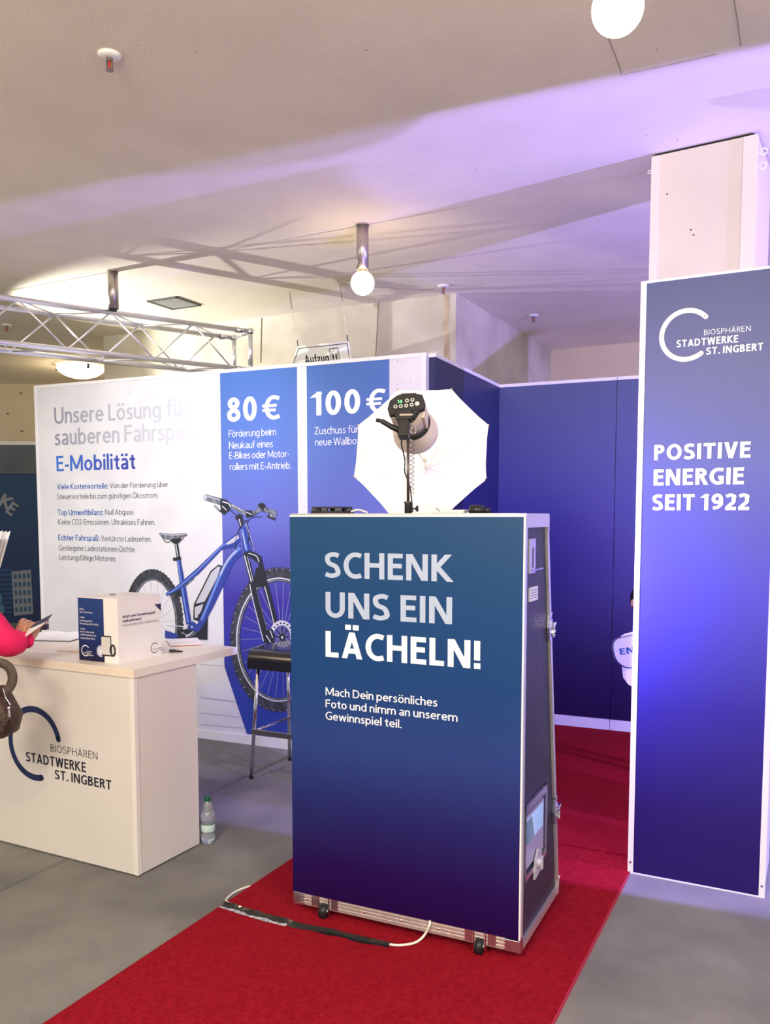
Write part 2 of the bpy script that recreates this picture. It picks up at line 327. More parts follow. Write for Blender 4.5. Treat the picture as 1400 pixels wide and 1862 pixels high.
def letters(bm, s, x0, x1, zb, h, y=-0.001, weight=0.0, axis='y', spacing=1.0, rot=0):
    """write s between x0 and x1 with its baseline at zb and cap height h; weight is the stroke width over cap height minus .10"""
    w = 0.105 + weight; gap = (0.115 if s.upper() == s else 0.09) * (1 + (spacing - 1) * 4) ; out = []; x = 0
    for i, ch in enumerate(s):
        S, a = glyph(ch, w); out.append((x, S)); x += a + (gap if ch != ' ' else 0.04)
    tot = x - gap; k = (x1 - x0) / tot; lay = [0]; y_ = y
    def put(u, v):
        u *= k; v *= h; y = y_ + lay[0] * (1 if axis != 'y' else -1) * (2e-5 if abs(y_) < 0.02 else 2e-5)
        if rot: u, v = u * math.cos(rot) - v * math.sin(rot), u * math.sin(rot) + v * math.cos(rot)
        return {'y': (x0 + u, y, zb + v), 'x': (y, x0 + u, zb + v), 'z': (x0 + u, zb + v, y)}[axis]
    def poly(pts): bm.faces.new([bm.verts.new(put(*p)) for p in pts])
    for ox, S in out:
        for li, st in enumerate(S):
            lay[0] = li
            if st[0] == 'Q': _, a, c, d, e = st; poly([(ox + a, d), (ox + c, d), (ox + c, e), (ox + a, e)])
            elif st[0] == 'D':
                _, ax, ay, bx_, by_ = st; L = math.hypot(bx_ - ax, by_ - ay); hw = w / 2 * L / max(abs(by_ - ay), 0.05)
                hw = min(hw, w * 0.95); poly([(ox + ax - hw, ay), (ox + ax + hw, ay), (ox + bx_ + hw, by_), (ox + bx_ - hw, by_)])
            else:
                P = st[1]; n = len(P); cl = abs(P[0][0] - P[-1][0]) + abs(P[0][1] - P[-1][1]) < 1e-4; pv = None
                for i, p in enumerate(P):
                    a = P[i - 1] if i > 0 else (P[-2] if cl else P[0]); c = P[i + 1] if i < n - 1 else (P[1] if cl else P[-1])
                    dx, dy = c[0] - a[0], c[1] - a[1]; L = math.hypot(dx, dy) or 1
                    nx_, ny_ = -dy / L * w / 2, dx / L * w / 2
                    cur = [bm.verts.new(put(ox + p[0] + nx_, p[1] + ny_)), bm.verts.new(put(ox + p[0] - nx_, p[1] - ny_))]
                    if pv: bm.faces.new((pv[0], pv[1], cur[1], cur[0]))
                    pv = cur
    return bm
def txpx(bm, fr, s, xl, xr, yb, yt, y=-0.001, weight=0.0, spacing=1.0, side=None):
    """same, from photo pixels: left/right x, baseline and cap top (both at the left end)"""
    if side is not None:
        a, zb = fr.side(xl, yb, side); b, _ = fr.side(xr, yb, side); _, zt = fr.side(xl, yt, side)
        return letters(bm, s, a, b, zb, zt - zb, side + 0.001, weight, 'x', spacing)
    a, zb = fr.front(xl, yb, y); b, _ = fr.front(xr, yb, y); _, zt = fr.front(xl, yt, y)
    return letters(bm, s, a, b, zb, zt - zb, y, weight, 'y', spacing)
def poly_px(bm, fr, pts, y, mi=0, side=None):
    if side is not None: vs = [bm.verts.new((side, *fr.side(p[0], p[1], side))) for p in pts]
    else:
        q = [fr.front(p[0], p[1], y) for p in pts]; vs = [bm.verts.new((a, y, z)) for a, z in q]
    f = bm.faces.new(vs); f.material_index = mi
    return bm
def ribbon(bm, fr, pts, wd, y, mi=0, wd2=None):
    n = len(pts); prev = None
    for i, p in enumerate(pts):
        a = pts[max(i - 1, 0)]; b = pts[min(i + 1, n - 1)]
        dx, dy = b[0] - a[0], b[1] - a[1]; L = math.hypot(dx, dy) or 1
        w_ = wd if wd2 is None else wd + (wd2 - wd) * i / (n - 1)
        nx, ny = -dy / L * w_ / 2, dx / L * w_ / 2
        q = [fr.front(p[0] + nx, p[1] + ny, y), fr.front(p[0] - nx, p[1] - ny, y)]
        cur = [bm.verts.new((u, y, z)) for u, z in q]
        if prev: f = bm.faces.new((prev[0], prev[1], cur[1], cur[0])); f.material_index = mi
        prev = cur
    return bm
def arc_ring(bm, cx, cz, r0, r1, a0, a1, y, n=40, axis='y', caps=True, sx=1.0):
    """round-ended C shape"""
    def P(u, z): return (u, y, z) if axis == 'y' else (y, u, z)
    rm, hw = (r0 + r1) / 2, (r1 - r0) / 2
    prev = None
    for i in range(n + 1):
        t = a0 + (a1 - a0) * i / n
        cur = [bm.verts.new(P(cx + sx * r * math.cos(t), cz + r * math.sin(t))) for r in (r0, r1)]
        if prev: bm.faces.new((prev[0], prev[1], cur[1], cur[0]))
        prev = cur
    if caps:
        for t in (a0, a1):
            c = (cx + sx * rm * math.cos(t), cz + rm * math.sin(t))
            bm.faces.new([bm.verts.new(P(c[0] + sx * hw * math.cos(2 * math.pi * k / 16), c[1] + hw * math.sin(2 * math.pi * k / 16))) for k in range(16)])
    return bm

# ============================================================ STRUCTURE
CEIL = 3.25
A0 = 26.0
G = Fr(0, 0, 26.5)
carpet_grey = mat('grey_carpet', (0.29, 0.285, 0.265), 0.95, rgb2=(0.20, 0.197, 0.19), nscale=2.2, bump=0.7, bscale=260, spec=0.1)
FL = [(-9, -3), (8, -3), (8, 14), (-9, 14)]
o = obj('floor', prism(B(), FL, -0.12, -0.004, 'z'), mat('floor_screed', (0.06, 0.06, 0.06), 0.9)); tag(o, kind='structure')
# carpet rolls laid along the booth direction, thin open joints between them
def loc_strip(u0, u1, v0, v1):
    return [tuple(G.w(u, v, 0))[:2] for u, v in ((u0, v0), (u1, v0), (u1, v1), (u0, v1))]
us = [G.l(onz(0, 1617, 0)).x, G.l(onz(453, 1411, 0)).x]
edges_u = [us[0] - 4.0, us[0] - 2.0, us[0], us[1], us[1] + 2.0, us[1] + 4.0, us[1] + 6.0]
for i in range(len(edges_u) - 1):
    obj('carpet_roll', prism(B(), loc_strip(edges_u[i] + 0.004, edges_u[i + 1] - 0.004, -2.5, 13), -0.004, 0.0, 'z'), carpet_grey, o)
# ceiling with the shallow open joint that the lamps follow
ceil_m = mat('ceiling_plaster', (0.86, 0.79, 0.65), 0.9, noise=0.03, nscale=3, bump=0.08, bscale=60, spec=0.1)
sL, sR = onz(290, 478, CEIL), onz(1187, 313, CEIL)
sd = (sR - sL).normalized(); P0 = sL - sd * 9; P1 = sR + sd * 9; nrm = Vector((-sd.y, sd.x, 0))
o = obj('ceiling', bx(-9, 8, -3, 14, CEIL + 0.03, CEIL + 0.2), mat('ceiling_core', (0.35, 0.32, 0.29), 0.9)); tag(o, kind='structure')
def quad(p, q, a, b): return [tuple((p + nrm * a).xy), tuple((q + nrm * a).xy), tuple((q + nrm * b).xy), tuple((p + nrm * b).xy)]
obj('front_slab', prism(B(), quad(P0, P1, -0.005, -9), CEIL, CEIL + 0.03, 'z'), ceil_m, o)
obj('rear_slab', prism(B(), quad(P0, P1, 0.005, 9), CEIL, CEIL + 0.03, 'z'), ceil_m, o)
# hairline cracks, an access hatch outline, and a sprinkler's cast shadow drawn as a line
ck = mat('crack_shadow_dark', (0.28, 0.25, 0.22), 0.9)
cb = B()
for pts in ([(1105, 65), (1118, 98), (1131, 135)], [(1131, 135), (1220, 117), (1303, 98)], [(1335, 0), (1341, 40), (1347, 84)], [(619, 517), (720, 524), (808, 531)], [(806, 519), (880, 521)]):
    tube(cb, [onz(x, y, CEIL - 0.0003) for x, y in pts], 0.0018, 4)
obj('crack_and_shadow_line', cb, ck, o)['kind'] = 'stuff'
cb = B()
for _ in range(16):
    p = onz(random.uniform(50, 1350), random.uniform(60, 400), CEIL); sph(cb, p, random.uniform(0.002, 0.005), (1, 1, 0.3), 6, 4)
obj('ceiling_speck', cb, ck, o)['kind'] = 'stuff'

# raw concrete block behind the booth
conc = mat('raw_concrete', (0.72, 0.68, 0.56), 0.85, rgb2=(0.47, 0.43, 0.34), nscale=1.6, bump=0.25, bscale=14, spec=0.2)
kc = onz(829, 533, CEIL); kl = onz(188, 612, CEIL); kr = onz(1003, 637, CEIL)
poly = [(kc.x, kc.y), (kr.x, kr.y), (kr.x - 2.6, kr.y + 1.9), (kl.x + 0.5, kl.y + 1.2), (kl.x, kl.y)]
o = obj('wall_back', prism(B(), poly, 0, CEIL, 'z'), conc); tag(o, kind='structure')
# form-work joints and corner patch
kd = (kl - kc).normalized(); kn = Vector((kd.y, -kd.x, 0)); kn = kn if kn.y < 0 else -kn
def kpt(px, py):   # point on the concrete face
    r = ray(px, py); t = (kc - CAM).dot(kn) / r.dot(kn); return CAM + r * t + kn * 0.001
cb = B(); tube(cb, [kpt(689, 540), kpt(683, 650)], 0.004, 4); tube(cb, [kpt(476, 578), kpt(474, 660)], 0.005, 4)
obj('form_joint', cb, mat('joint_brown', (0.24, 0.19, 0.12), 0.9), o)
pb = B(); vs = [pb.verts.new(kpt(*q)) for q in [(806, 536), (817, 535), (818, 560), (814, 590), (817, 615), (819, 655), (806, 655), (809, 620), (803, 596), (810, 565)]]; pb.faces.new(vs)
obj('rough_patch', pb, mat('patch_brown', (0.46, 0.38, 0.25), 0.9, noise=0.3, nscale=12), o)
beige = mat('beige_wall_paint', (0.66, 0.56, 0.40), 0.85, noise=0.04, nscale=2)
o = obj('wall_right', bx(0, 7, 0, 0.15, 0, CEIL), beige); o.location = (kr.x - 0.05, kr.y - 0.0, 0); o.rotation_euler = (0, 0, -R(27)); tag(o, kind='structure')
fr_far = Fr(-4.75, 11.13, -2)
o = obj('wall_left', bx(-4, 3.2, 0, 0.15, 0, CEIL), beige); o.location = fr_far.o; o.rotation_euler = (0, 0, -fr_far.a); tag(o, kind='structure')
sb = B()
for px, py in ((38, 715), (40, 784), (14, 752)):
    x, z = fr_far.front(px, py); box(sb, x - 0.016, x + 0.016, -0.012, 0.004, z - 0.011, z + 0.011)
obj('wall_switch', sb, mat('switch_brown', (0.25, 0.2, 0.15), 0.6), o)
# square plastered pillar, right
pp = Fr(onz(1187, 280, CEIL).x, onz(1187, 280, CEIL).y, 31.5)
pm = mat('pillar_cream', (0.66, 0.60, 0.49), 0.75, noise=0.03, nscale=3, bump=0.05, bscale=30, spec=0.2)
o = obj('pillar', bx(0.0, 0.455, 0, 0.45, 0, CEIL - 0.012), pm); o.location = pp.o; o.rotation_euler = (0, 0, -pp.a); tag(o, kind='structure')
eb = B(); box(eb, -0.004, 0.032, -0.006, 0.03, 0, CEIL - 0.014); box(eb, 0.40, 0.459, -0.006, 0.03, 0, CEIL - 0.014)
obj('corner_bead', eb, mat('pillar_bead', (0.72, 0.67, 0.57), 0.6), o)
obj('shadow_gap', bx(0.01, 0.44, 0.01, 0.44, CEIL - 0.012, CEIL), mat('gap_black', (0.02, 0.02, 0.02), 0.9), o)
db = B()
for px, py in ((1256, 418), (1261, 427), (1213, 353)):
    x, z = pp.front(px, py); sph(db, (x, 0, z), 0.004, (1, 0.3, 1), 8, 6)
obj('screw_hole', db, BLACKM, o)

# ============================================================ CEILING FITTINGS
shade_m = mat('lamp_tube_metal', (0.46, 0.41, 0.38), 0.35, metal=0.9)
glow = mat('bulb_glow', (1, 0.9, 0.7), 0.5, emit=(1.0, 0.80, 0.50), es=9.0)
def ceiling_lamp(loc, label, bulb=True, power=16):
    t = thing('ceiling_lamp', label, 'lamp', loc=loc, group='tube ceiling lamps')
    tb = B(); cyl(tb, (0, 0, 0), (0, 0, -0.262), 0.036, seg=32); q = obj('tube_shade', tb, shade_m, t, True)
    for p in q.data.polygons: p.use_smooth = abs(p.normal.z) < 0.5
    obj('ceiling_plate', cy((0, 0, -0.008), (0, 0, 0), 0.04, seg=32), shade_m, t)
    if bulb:
        obj('socket_ring', cy((0, 0, -0.275), (0, 0, -0.26), 0.026, seg=24), mat('brass_socket', (0.8, 0.55, 0.2), 0.3, metal=1), t)
        g = B(); sph(g, (0, 0, -0.335), 0.069, u=32, v=20)
        g = obj('globe_bulb', g, glow, t, True)
        l = light('bulb_light', 'POINT', (0, 0, -0.335), power, (1.0, 0.72, 0.38), 0.072); l.parent = t
    else:
        obj('socket_ring', cy((0, 0, -0.275), (0, 0, -0.26), 0.022, seg=24), BLACKM, t)
    return t
p = onz(659, 408, CEIL); ceiling_lamp(p, 'metal tube ceiling lamp with lit globe bulb above the sign reading Aufzug', True, 40)
p = onz(205, 492, CEIL); ceiling_lamp(p, 'metal tube ceiling lamp without a bulb hanging over the truss', False)
p = onz(1123, 15, 2.915); ceiling_lamp((p.x, p.y, CEIL), 'ceiling lamp whose lit globe bulb is cut by the top edge, right', True, 15)
def sprinkler(loc, label, red=True, s=1.0):
    t = thing('sprinkler_head', label, 'sprinkler', loc=loc, group='ceiling sprinklers')
    b = B(); lathe(b, [(0.042 * s, 0), (0.044 * s, -0.004), (0.032 * s, -0.012), (0.02 * s, -0.014)], seg=28); obj('rosette', b, FRAMEW, t, True)
    b = B(); cyl(b, (0, 0, -0.012), (0, 0, -0.026 * s), 0.012 * s); cyl(b, (0.011 * s, 0, -0.022 * s), (0.009 * s, 0, -0.056 * s), 0.0028); cyl(b, (-0.011 * s, 0, -0.022 * s), (-0.009 * s, 0, -0.056 * s), 0.0028)
    cyl(b, (0, 0, -0.054 * s), (0, 0, -0.058 * s), 0.014 * s); obj('frame', b, mat('bronze_fitting', (0.25, 0.2, 0.17), 0.35, metal=0.8), t)
    obj('glass_ampoule', cy((0, 0, -0.026 * s), (0, 0, -0.054 * s), 0.0045 * s), mat('red_ampoule', (0.45, 0.03, 0.02), 0.2), t)
    return t
s0 = sprinkler(onz(199, 99, CEIL), 'white sprinkler head with red ampoule on the near ceiling, top left')
dup(s0, onz(806, 519, CEIL), 'small sprinkler head by the top of the concrete corner')
dup(s0, onz(970, 573, CEIL), 'small sprinkler head on the shaded ceiling beside the concrete side wall')
dup(s0, onz(12, 590, CEIL), 'small sprinkler head on the dark ceiling seen through the truss')
# square air grille
t = thing('air_grille', 'square dark ceiling air grille behind the truss', 'vent', loc=onz(317, 550, CEIL), rotz=-R(27))
fr = Fr(*onz(317, 550, CEIL).xy, 27)
b = B(); hs = 0.15
for a in ((-hs, hs, -hs, -hs + 0.02), (-hs, hs, hs - 0.02, hs), (-hs, -hs + 0.02, -hs, hs), (hs - 0.02, hs, -hs, hs)): box(b, *a, -0.012, 0)
obj('frame', b, mat('grille_frame', (0.10, 0.10, 0.09), 0.6), t)
obj('backing', bx(-hs + 0.02, hs - 0.02, -hs + 0.02, hs - 0.02, -0.003, 0), mat('grille_back', (0.16, 0.16, 0.15), 0.8), t)
for i in range(10): obj('slat', bx(-hs + 0.02, hs - 0.02, -hs + 0.032 + i * 0.0256, -hs + 0.04 + i * 0.0256, -0.010, -0.003), mat('grille_slat', (0.32, 0.32, 0.30), 0.6), t)
# far dome lamp
t = thing('dome_lamp', 'lit white glass dome lamp on the far ceiling left of the concrete', 'lamp', loc=onz(146, 664, CEIL))
b = B(); lathe(b, [(0.25, -0.02), (0.262, -0.04), (0.24, -0.075), (0.18, -0.115), (0.09, -0.142), (0.02, -0.15)], seg=36)
obj('glass_bowl', b, mat('dome_glass', (1, 0.95, 0.85), 0.4, emit=(1.0, 0.86, 0.62), es=2.2), t, True)
obj('ceiling_plate', cy((0, 0, -0.022), (0, 0, 0), 0.2, seg=36), FRAMEW, t)
for k in range(3):
    a = 2.1 * k - 0.9; obj('clip', bx(0.252 * math.cos(a) - 0.012, 0.252 * math.cos(a) + 0.012, 0.252 * math.sin(a) - 0.012, 0.252 * math.sin(a) + 0.012, -0.065, -0.02), BLACKM, t)
l = light('dome_light', 'POINT', (0, 0, -0.3), 14, (1, 0.8, 0.5), 0.1); l.parent = t
# eye hooks on the pillar
for i, (px, py, lab) in enumerate(((1385, 276, 'white eye hook at the right edge of the pillar, upper one'), (1389, 301, 'white eye hook at the right edge of the pillar, lower one'), (1185, 312, 'white eye hook at the left edge of the pillar, by the ceiling joint'))):
    xx = 0.463 if i < 2 else -0.012
    x, z = pp.front(px, py, 0.02)
    fr = Fr(*pp.w(0.455 if i < 2 else 0.0, 0.02, 0).xy, 31.5); s = 1 if i < 2 else -1
    t = thing('eye_hook', lab, 'hook', loc=(fr.o.x, fr.o.y, z), rotz=-fr.a, group='eye hooks on the pillar')
    rad = 0.014 if i < 2 else 0.007
    obj('ring', tube(B(), [(s * (0.012 + rad) + rad * math.cos(a), 0, rad * math.sin(a)) for a in [k * math.pi / 8 for k in range(16)]], 0.0032, 6, True), FRAMEW, t, True)
    obj('shank', cy((0, 0, 0), (s * 0.014, 0, 0), 0.004), FRAMEW, t)

# ============================================================ TRUSS
t = thing('lighting_truss', 'silver four-chord lighting truss under the ceiling above the white wall', 'truss', loc=(0, 0, 0))
ft0, ft1 = onz(0, 540, 2.97), onz(455, 603, 2.97)
td = (ft1 - ft0).normalized(); tn = Vector((-td.y, td.x, 0)) * 0.29
S0 = ft1 - td * 4.6; zt, zb_ = 2.97, 2.68
tm = mat('truss_aluminium', (0.80, 0.80, 0.84), 0.3, metal=0.8, noise=0.03, nscale=10)
def at(s, side, z): q = S0 + td * s + (tn if side else Vector((0, 0, 0))); return Vector((q.x, q.y, z))
L_ = 4.6
for sd_ in (0, 1):
    for z in (zt, zb_): obj('chord', cy(at(0, sd_, z), at(L_ - 0.02, sd_, z), 0.0185, seg=16), tm, t, True)
pit = 0.61
k = 0
while L_ - 0.16 - (k + 1) * pit > 0.05:
    s1 = L_ - 0.16 - k * pit; s2 = s1 - pit / 2; s3 = s1 - pit
    for sd_ in (0, 1):
        for a, c in (((s1, zb_), (s2, zt)), ((s2, zt), (s3, zb_))):
            if sd_ == 1: a, c = (a[0], zt if a[1] == zb_ else zb_), (c[0], zt if c[1] == zb_ else zb_)
            obj('brace', cy(at(a[0], sd_, a[1]), at(c[0], sd_, c[1]), 0.0065, seg=8), tm, t, True)
    for z in (zt, zb_):
        e = 1 if z == zt else 0
        obj('brace', cy(at(s1, e, z), at(s2, 1 - e, z), 0.0065, seg=8), tm, t, True)
        obj('brace', cy(at(s2, 1 - e, z), at(s3, e, z), 0.0065, seg=8), tm, t, True)
    k += 1
for sd_ in (0, 1):
    for z in (zt, zb_):
        obj('node', sph(B(), at(L_, sd_, z), 0.030), CHROME, t, True)
        obj('coupler', cy(at(L_ - 0.12, sd_, z), at(L_ - 0.03, sd_, z), 0.024, 0.015), CHROME, t, True)
    obj('post', cy(at(L_, sd_, 0), at(L_, sd_, zb_ - 0.03), 0.0185), tm, t, True)
    obj('post', cy(at(L_, sd_, zb_ + 0.03), at(L_, sd_, zt - 0.03), 0.0185), tm, t, True)
for z in (zt, zb_): obj('cross_bar', cy(at(L_, 0, z), at(L_, 1, z), 0.015), tm, t, True)
for s_, ss in ((0.1, 0),):
    for sd_ in (0, 1): obj('post', cy(at(s_, sd_, 0), at(s_, sd_, zb_), 0.0185), tm, t, True)

# ============================================================ BOOTH WALLS
BW = Fr(0.246, 5.153, 24.4)      # right end of the white wall; local x runs negative to the left
xl, _ = BW.front(62, 700)
plaster = mat('printed_plaster', (0.75, 0.76, 0.79), 0.55, rgb2=(0.68, 0.69, 0.73), nscale=3.5, spec=0.25)
t = thing('bicycle_wall', 'white printed booth wall with a blue bicycle, 80 € and 100 € stripes', 'display wall', BW)
obj('panel', bx(xl + 0.02, -0.015, 0, 0.04, 0.06, 2.5), plaster, t)
obj('top_rail', bx(xl, 0, -0.004, 0.044, 2.5, 2.522), FRAMEW, t)
obj('base_rail', bx(xl, 0, -0.006, 0.046, 0, 0.062), FRAMEW, t)
obj('end_post', bx(xl, xl + 0.022, -0.004, 0.044, 0.062, 2.5), FRAMEW, t)
obj('end_post', bx(-0.035, 0, -0.006, 0.044, 0.062, 2.5), FRAMEW, t)
STR = [(0, (0.025, 0.06, 0.36)), (0.18, (0.030, 0.045, 0.36)), (0.38, (0.045, 0.035, 0.32)), (0.6, (0.13, 0.155, 0.52)), (0.8, (0.09, 0.17, 0.50)), (1, (0.06, 0.16, 0.46))]
stripe = grad('stripe_blue', STR, 2, 0.06, 2.5)
lp = [(0.60, None)]
b = B(); xa, _ = BW.front(400, 672); xb, _ = BW.front(540, 660); xc, zc = BW.front(410, 1212); xd, zd = BW.front(449, 1335)
vs = [b.verts.new(q) for q in ((xa, -0.0012, 2.5), (xb, -0.0012, 2.5), (xb, -0.0012, 0.07), (xd, -0.0012, 0.07), (xa, -0.0012, zc))]; b.faces.new(vs)
xe, _ = BW.front(557.5, 659); xf, _ = BW.front(708, 645)
vs = [b.verts.new(q) for q in ((xe, -0.0012, 2.5), (xf, -0.0012, 2.5), (xf, -0.0012, 0.07), (xe, -0.0012, 0.07))]; b.faces.new(vs)
obj('blue_stripe', b, stripe, t)
# floor boards printed at the foot of the picture and plaster specks
b = B()
for i, (p, q, wdt) in enumerate((((365, 1208), (409, 1211), 1.5), ((365, 1268), (428, 1276), 3), ((365, 1296), (436, 1304), 2), ((365, 1317), (444, 1324), 2))): ribbon(b, BW, [p, q], wdt, -0.0014)
obj('printed_boards', b, mat('board_grey', (0.50, 0.52, 0.60), 0.6), t)
b = B()
for _ in range(46):
    px = random.choice([random.uniform(75, 395), random.uniform(712, 765), random.uniform(75, 140)]); py = random.uniform(690, 1300)
    if px > 700: py = random.uniform(655, 760)
    x, z = BW.front(px, py); s = random.uniform(0.0015, 0.006)
    b.faces.new([b.verts.new((x + s * random.uniform(0.6, 1.3) * math.cos(k), -0.0013, z + s * math.sin(k))) for k in (0, 1, 2, 3.1, 4.2, 5.2)])
obj('plaster_specks', b, mat('speck_grey', (0.45, 0.45, 0.48), 0.7), t)['kind'] = 'stuff'
# lettering
gg = grad('heading_grey', [(0, (0.28, 0.29, 0.36)), (0.5, (0.48, 0.50, 0.57)), (1, (0.62, 0.64, 0.70))], 0, BW.front(98, 770)[0], BW.front(360, 770)[0])
b = B(); txpx(b, BW, 'Unsere Lösung für', 99, 343, 771, 741, weight=0.035); txpx(b, BW, 'sauberen Fahrspaß:', 100, 361, 810, 780, weight=0.035); obj('heading', b, gg, t)
gb = grad('heading_blue', [(0, (0.04, 0.16, 0.60)), (1, (0.04, 0.05, 0.36))], 0, BW.front(102, 856)[0], BW.front(247, 856)[0])
b = B(); txpx(b, BW, 'E-Mobilität', 103, 246, 857, 829, weight=0.04); obj('blue_heading', b, gb, t)
b = B(); txpx(b, BW, 'Viele Kostenvorteile:', 104, 197, 890, 880, weight=0.04); txpx(b, BW, 'Top Umweltbilanz:', 105, 188, 937, 926.5, weight=0.04); txpx(b, BW, 'Echter Fahrspaß:', 106, 181, 982.5, 972, weight=0.04)
obj('bold_lines', b, INKB, t)
b = B()
for s, x0, x1, yb, yt in (('Von der Förderung über', 200, 306, 887.5, 878), ('Steuervorteile bis zum günstigen Ökostrom.', 104, 288, 907.5, 898), ('Null Abgase.', 191, 244.5, 936, 926.5), ('Keine CO2-Emissionen. Ultraleises Fahren.', 106, 282, 954, 944), ('Verkürzte Ladezeiten.', 184, 275.5, 984, 974), ('Gestiegene Ladestationen-Dichte.', 107, 246, 1001, 991), ('Leistungsfähige Motoren.', 108, 211, 1018, 1008)):
    txpx(b, BW, s, x0, x1, yb, yt)
obj('body_lines', b, INKT, t)
b = B()
txpx(b, BW, '80', 413, 467, 767, 724, -0.0016, 0.085); txpx(b, BW, '€', 477, 508, 763.5, 720.5, -0.0016, 0.055)
txpx(b, BW, '100', 568, 655, 756, 713, -0.0016, 0.085); txpx(b, BW, '€', 666, 700, 752, 708.5, -0.0016, 0.055)
for s, x0, x1, yb in (('Förderung beim', 416, 502, 795), ('Neukauf eines', 416.5, 496, 816), ('E-Bikes oder Motor-', 417, 526, 834.5), ('rollers mit E-Antrieb.', 418, 529, 855)): txpx(b, BW, s, x0, x1, yb, yb - 12.5, -0.0016, -0.018)
for s, x0, x1, yb in (('Zuschuss für eine', 572, 682, 790), ('neue Wallbox.', 573, 658, 810.5)): txpx(b, BW, s, x0, x1, yb, yb - 13, -0.0016, -0.018)
obj('white_lettering', b, INKW, t)
# the printed bicycle ---------------------------------------------------
mats_b = [mat('tyre_print', (0.045, 0.05, 0.065), 0.6, noise=0.4, nscale=25), mat('frame_blue_print', (0.030, 0.055, 0.32), 0.5), mat('frame_light_print', (0.14, 0.25, 0.66), 0.5),
          mat('dark_print', (0.018, 0.022, 0.035), 0.5), mat('silver_print', (0.62, 0.65, 0.72), 0.5), mat('spoke_print', (0.42, 0.44, 0.62), 0.5), mat('grey_print', (0.16, 0.18, 0.22), 0.5, noise=0.5, nscale=40), mat('battery_print', (0.52, 0.54, 0.60), 0.5)]
TY, BL, LT, DK, SV, SP, GR, BT = range(8)
b = B(); lay = [-0.0016]
def nx(): lay[0] -= 0.000014; return lay[0]
def ell(cx, cy_, rx, ry, t0=0, t1=360, n=60, tilt=0):
    out = []
    for i in range(n + 1):
        a = R(t0 + (t1 - t0) * i / n); u, v = rx * math.cos(a), ry * math.sin(a)
        out.append((cx + u * math.cos(tilt) - v * math.sin(tilt), cy_ + u * math.sin(tilt) + v * math.cos(tilt)))
    return out
def band(outer, inner, mi):
    y = nx(); n = len(outer); O = [b.verts.new((BW.front(*p)[0], y, BW.front(*p)[1])) for p in outer]; I = [b.verts.new((BW.front(*p)[0], y, BW.front(*p)[1])) for p in inner]
    for i in range(n - 1): f = b.faces.new((O[i], O[i + 1], I[i + 1], I[i])); f.material_index = mi
def rib(pts, wd, mi, wd2=None, sm=True):
    q = [tuple(v) for v in spline([(p[0], p[1], 0) for p in pts], 6)] if (sm and len(pts) > 2) else pts
    ribbon(b, BW, [(p[0], p[1]) for p in q], wd, nx(), mi, wd2)
def pol(pts, mi): poly_px(b, BW, pts, nx(), mi)
# rear wheel
for a in range(0, 360, 20):
    q = ell(280, 1128, 40, 74, a, a + 1, 1)[0]; rib([(283, 1132), q], 0.6, SP, sm=False)
ro = ell(280, 1128, 53, 93, 60, 420, 72, R(-3)); ri = ell(281, 1130, 38, 75, 60, 420, 72, R(-3))
band(ro, ri, TY); band(ell(280.5, 1130, 42, 78, 60, 420, 72, R(-3)), ell(281, 1130, 39.4, 76, 60, 420, 72, R(-3)), GR)
for i in range(60):
    p_ = ell(280, 1128, 53.5, 93.5, 6 * i, 6 * i + 1, 1, R(-3))[0]; q = ell(280, 1128, 51, 89, 6 * i + 2.2, 6 * i + 3, 1, R(-3))[0]; rib([p_, q], 2.4, DK if i % 2 else TY, sm=False)
for i in range(13):
    a = -72 + 9.5 * i
    for k, rr in ((0, 0.93), (3, 0.86)):
        p_ = ell(280, 1128, 53 * rr, 93 * rr, a + k, a + k + 1, 1)[0]; rib([(p_[0] - 1.5, p_[1] - 1), (p_[0] + 2, p_[1] + 1.5)], 2.2, DK, sm=False)
# front wheel
for a in range(0, 360, 12):
    q = ell(508, 1163, 70, 105, a, a + 1, 1)[0]; rib([(513, 1160), q], 0.55, SP, sm=False)
band(ell(508, 1163, 88, 130), ell(508, 1163, 71, 106), TY)
band(ell(508, 1163, 78.5, 113, ), ell(508, 1163, 76, 110.5), SV)
band(ell(508, 1163, 75, 109), ell(508, 1163, 72.5, 107), GR)
for i in range(90):
    a = 4 * i; p_ = ell(508, 1163, 90.5, 132.5, a, a + 1, 1)[0]; q = ell(508, 1163, 86, 127, a, a + 1, 1)[0]; rib([p_, q], 3.0, TY, sm=False)
    if i % 2 == 0:
        p_ = ell(508, 1163, 87, 129, a + 2, a + 3, 1)[0]; rib([p_, (p_[0] + 1.6, p_[1] + 1)], 1.4, BT, sm=False)
# far fork leg, crown arch, near leg
rib([(471, 1012), (476, 1035), (484, 1066)], 9, DK, 8); rib([(484, 1066), (491, 1095), (503, 1140)], 10.5, DK, 9); rib([(481, 1066), (488, 1092), (499, 1138)], 1.6, SV)
pol([(465, 1034), (472, 1030), (482, 1040), (484, 1066), (466, 1068), (461, 1056)], DK)
pol([(443, 1003), (457, 1002), (467, 1006), (475, 1013), (477, 1022), (466, 1022), (455, 1013), (444, 1012)], DK)
rib([(452, 1006), (466, 1011), (471, 1022)], 1.6, SV)
rib([(446, 1006), (452, 1030), (459, 1060)], 9.5, DK); rib([(444.5, 1010), (450, 1032), (457, 1058)], 2.0, SV); rib([(450, 1012), (460, 1056)], 1.2, BT)
rib([(458, 1058), (466, 1092), (485, 1168)], 12.5, DK, 10); rib([(454, 1062), (461, 1096), (479, 1166)], 1.6, SV)
rib([(466, 1070), (475, 1105), (487, 1150)], 1.2, GR)
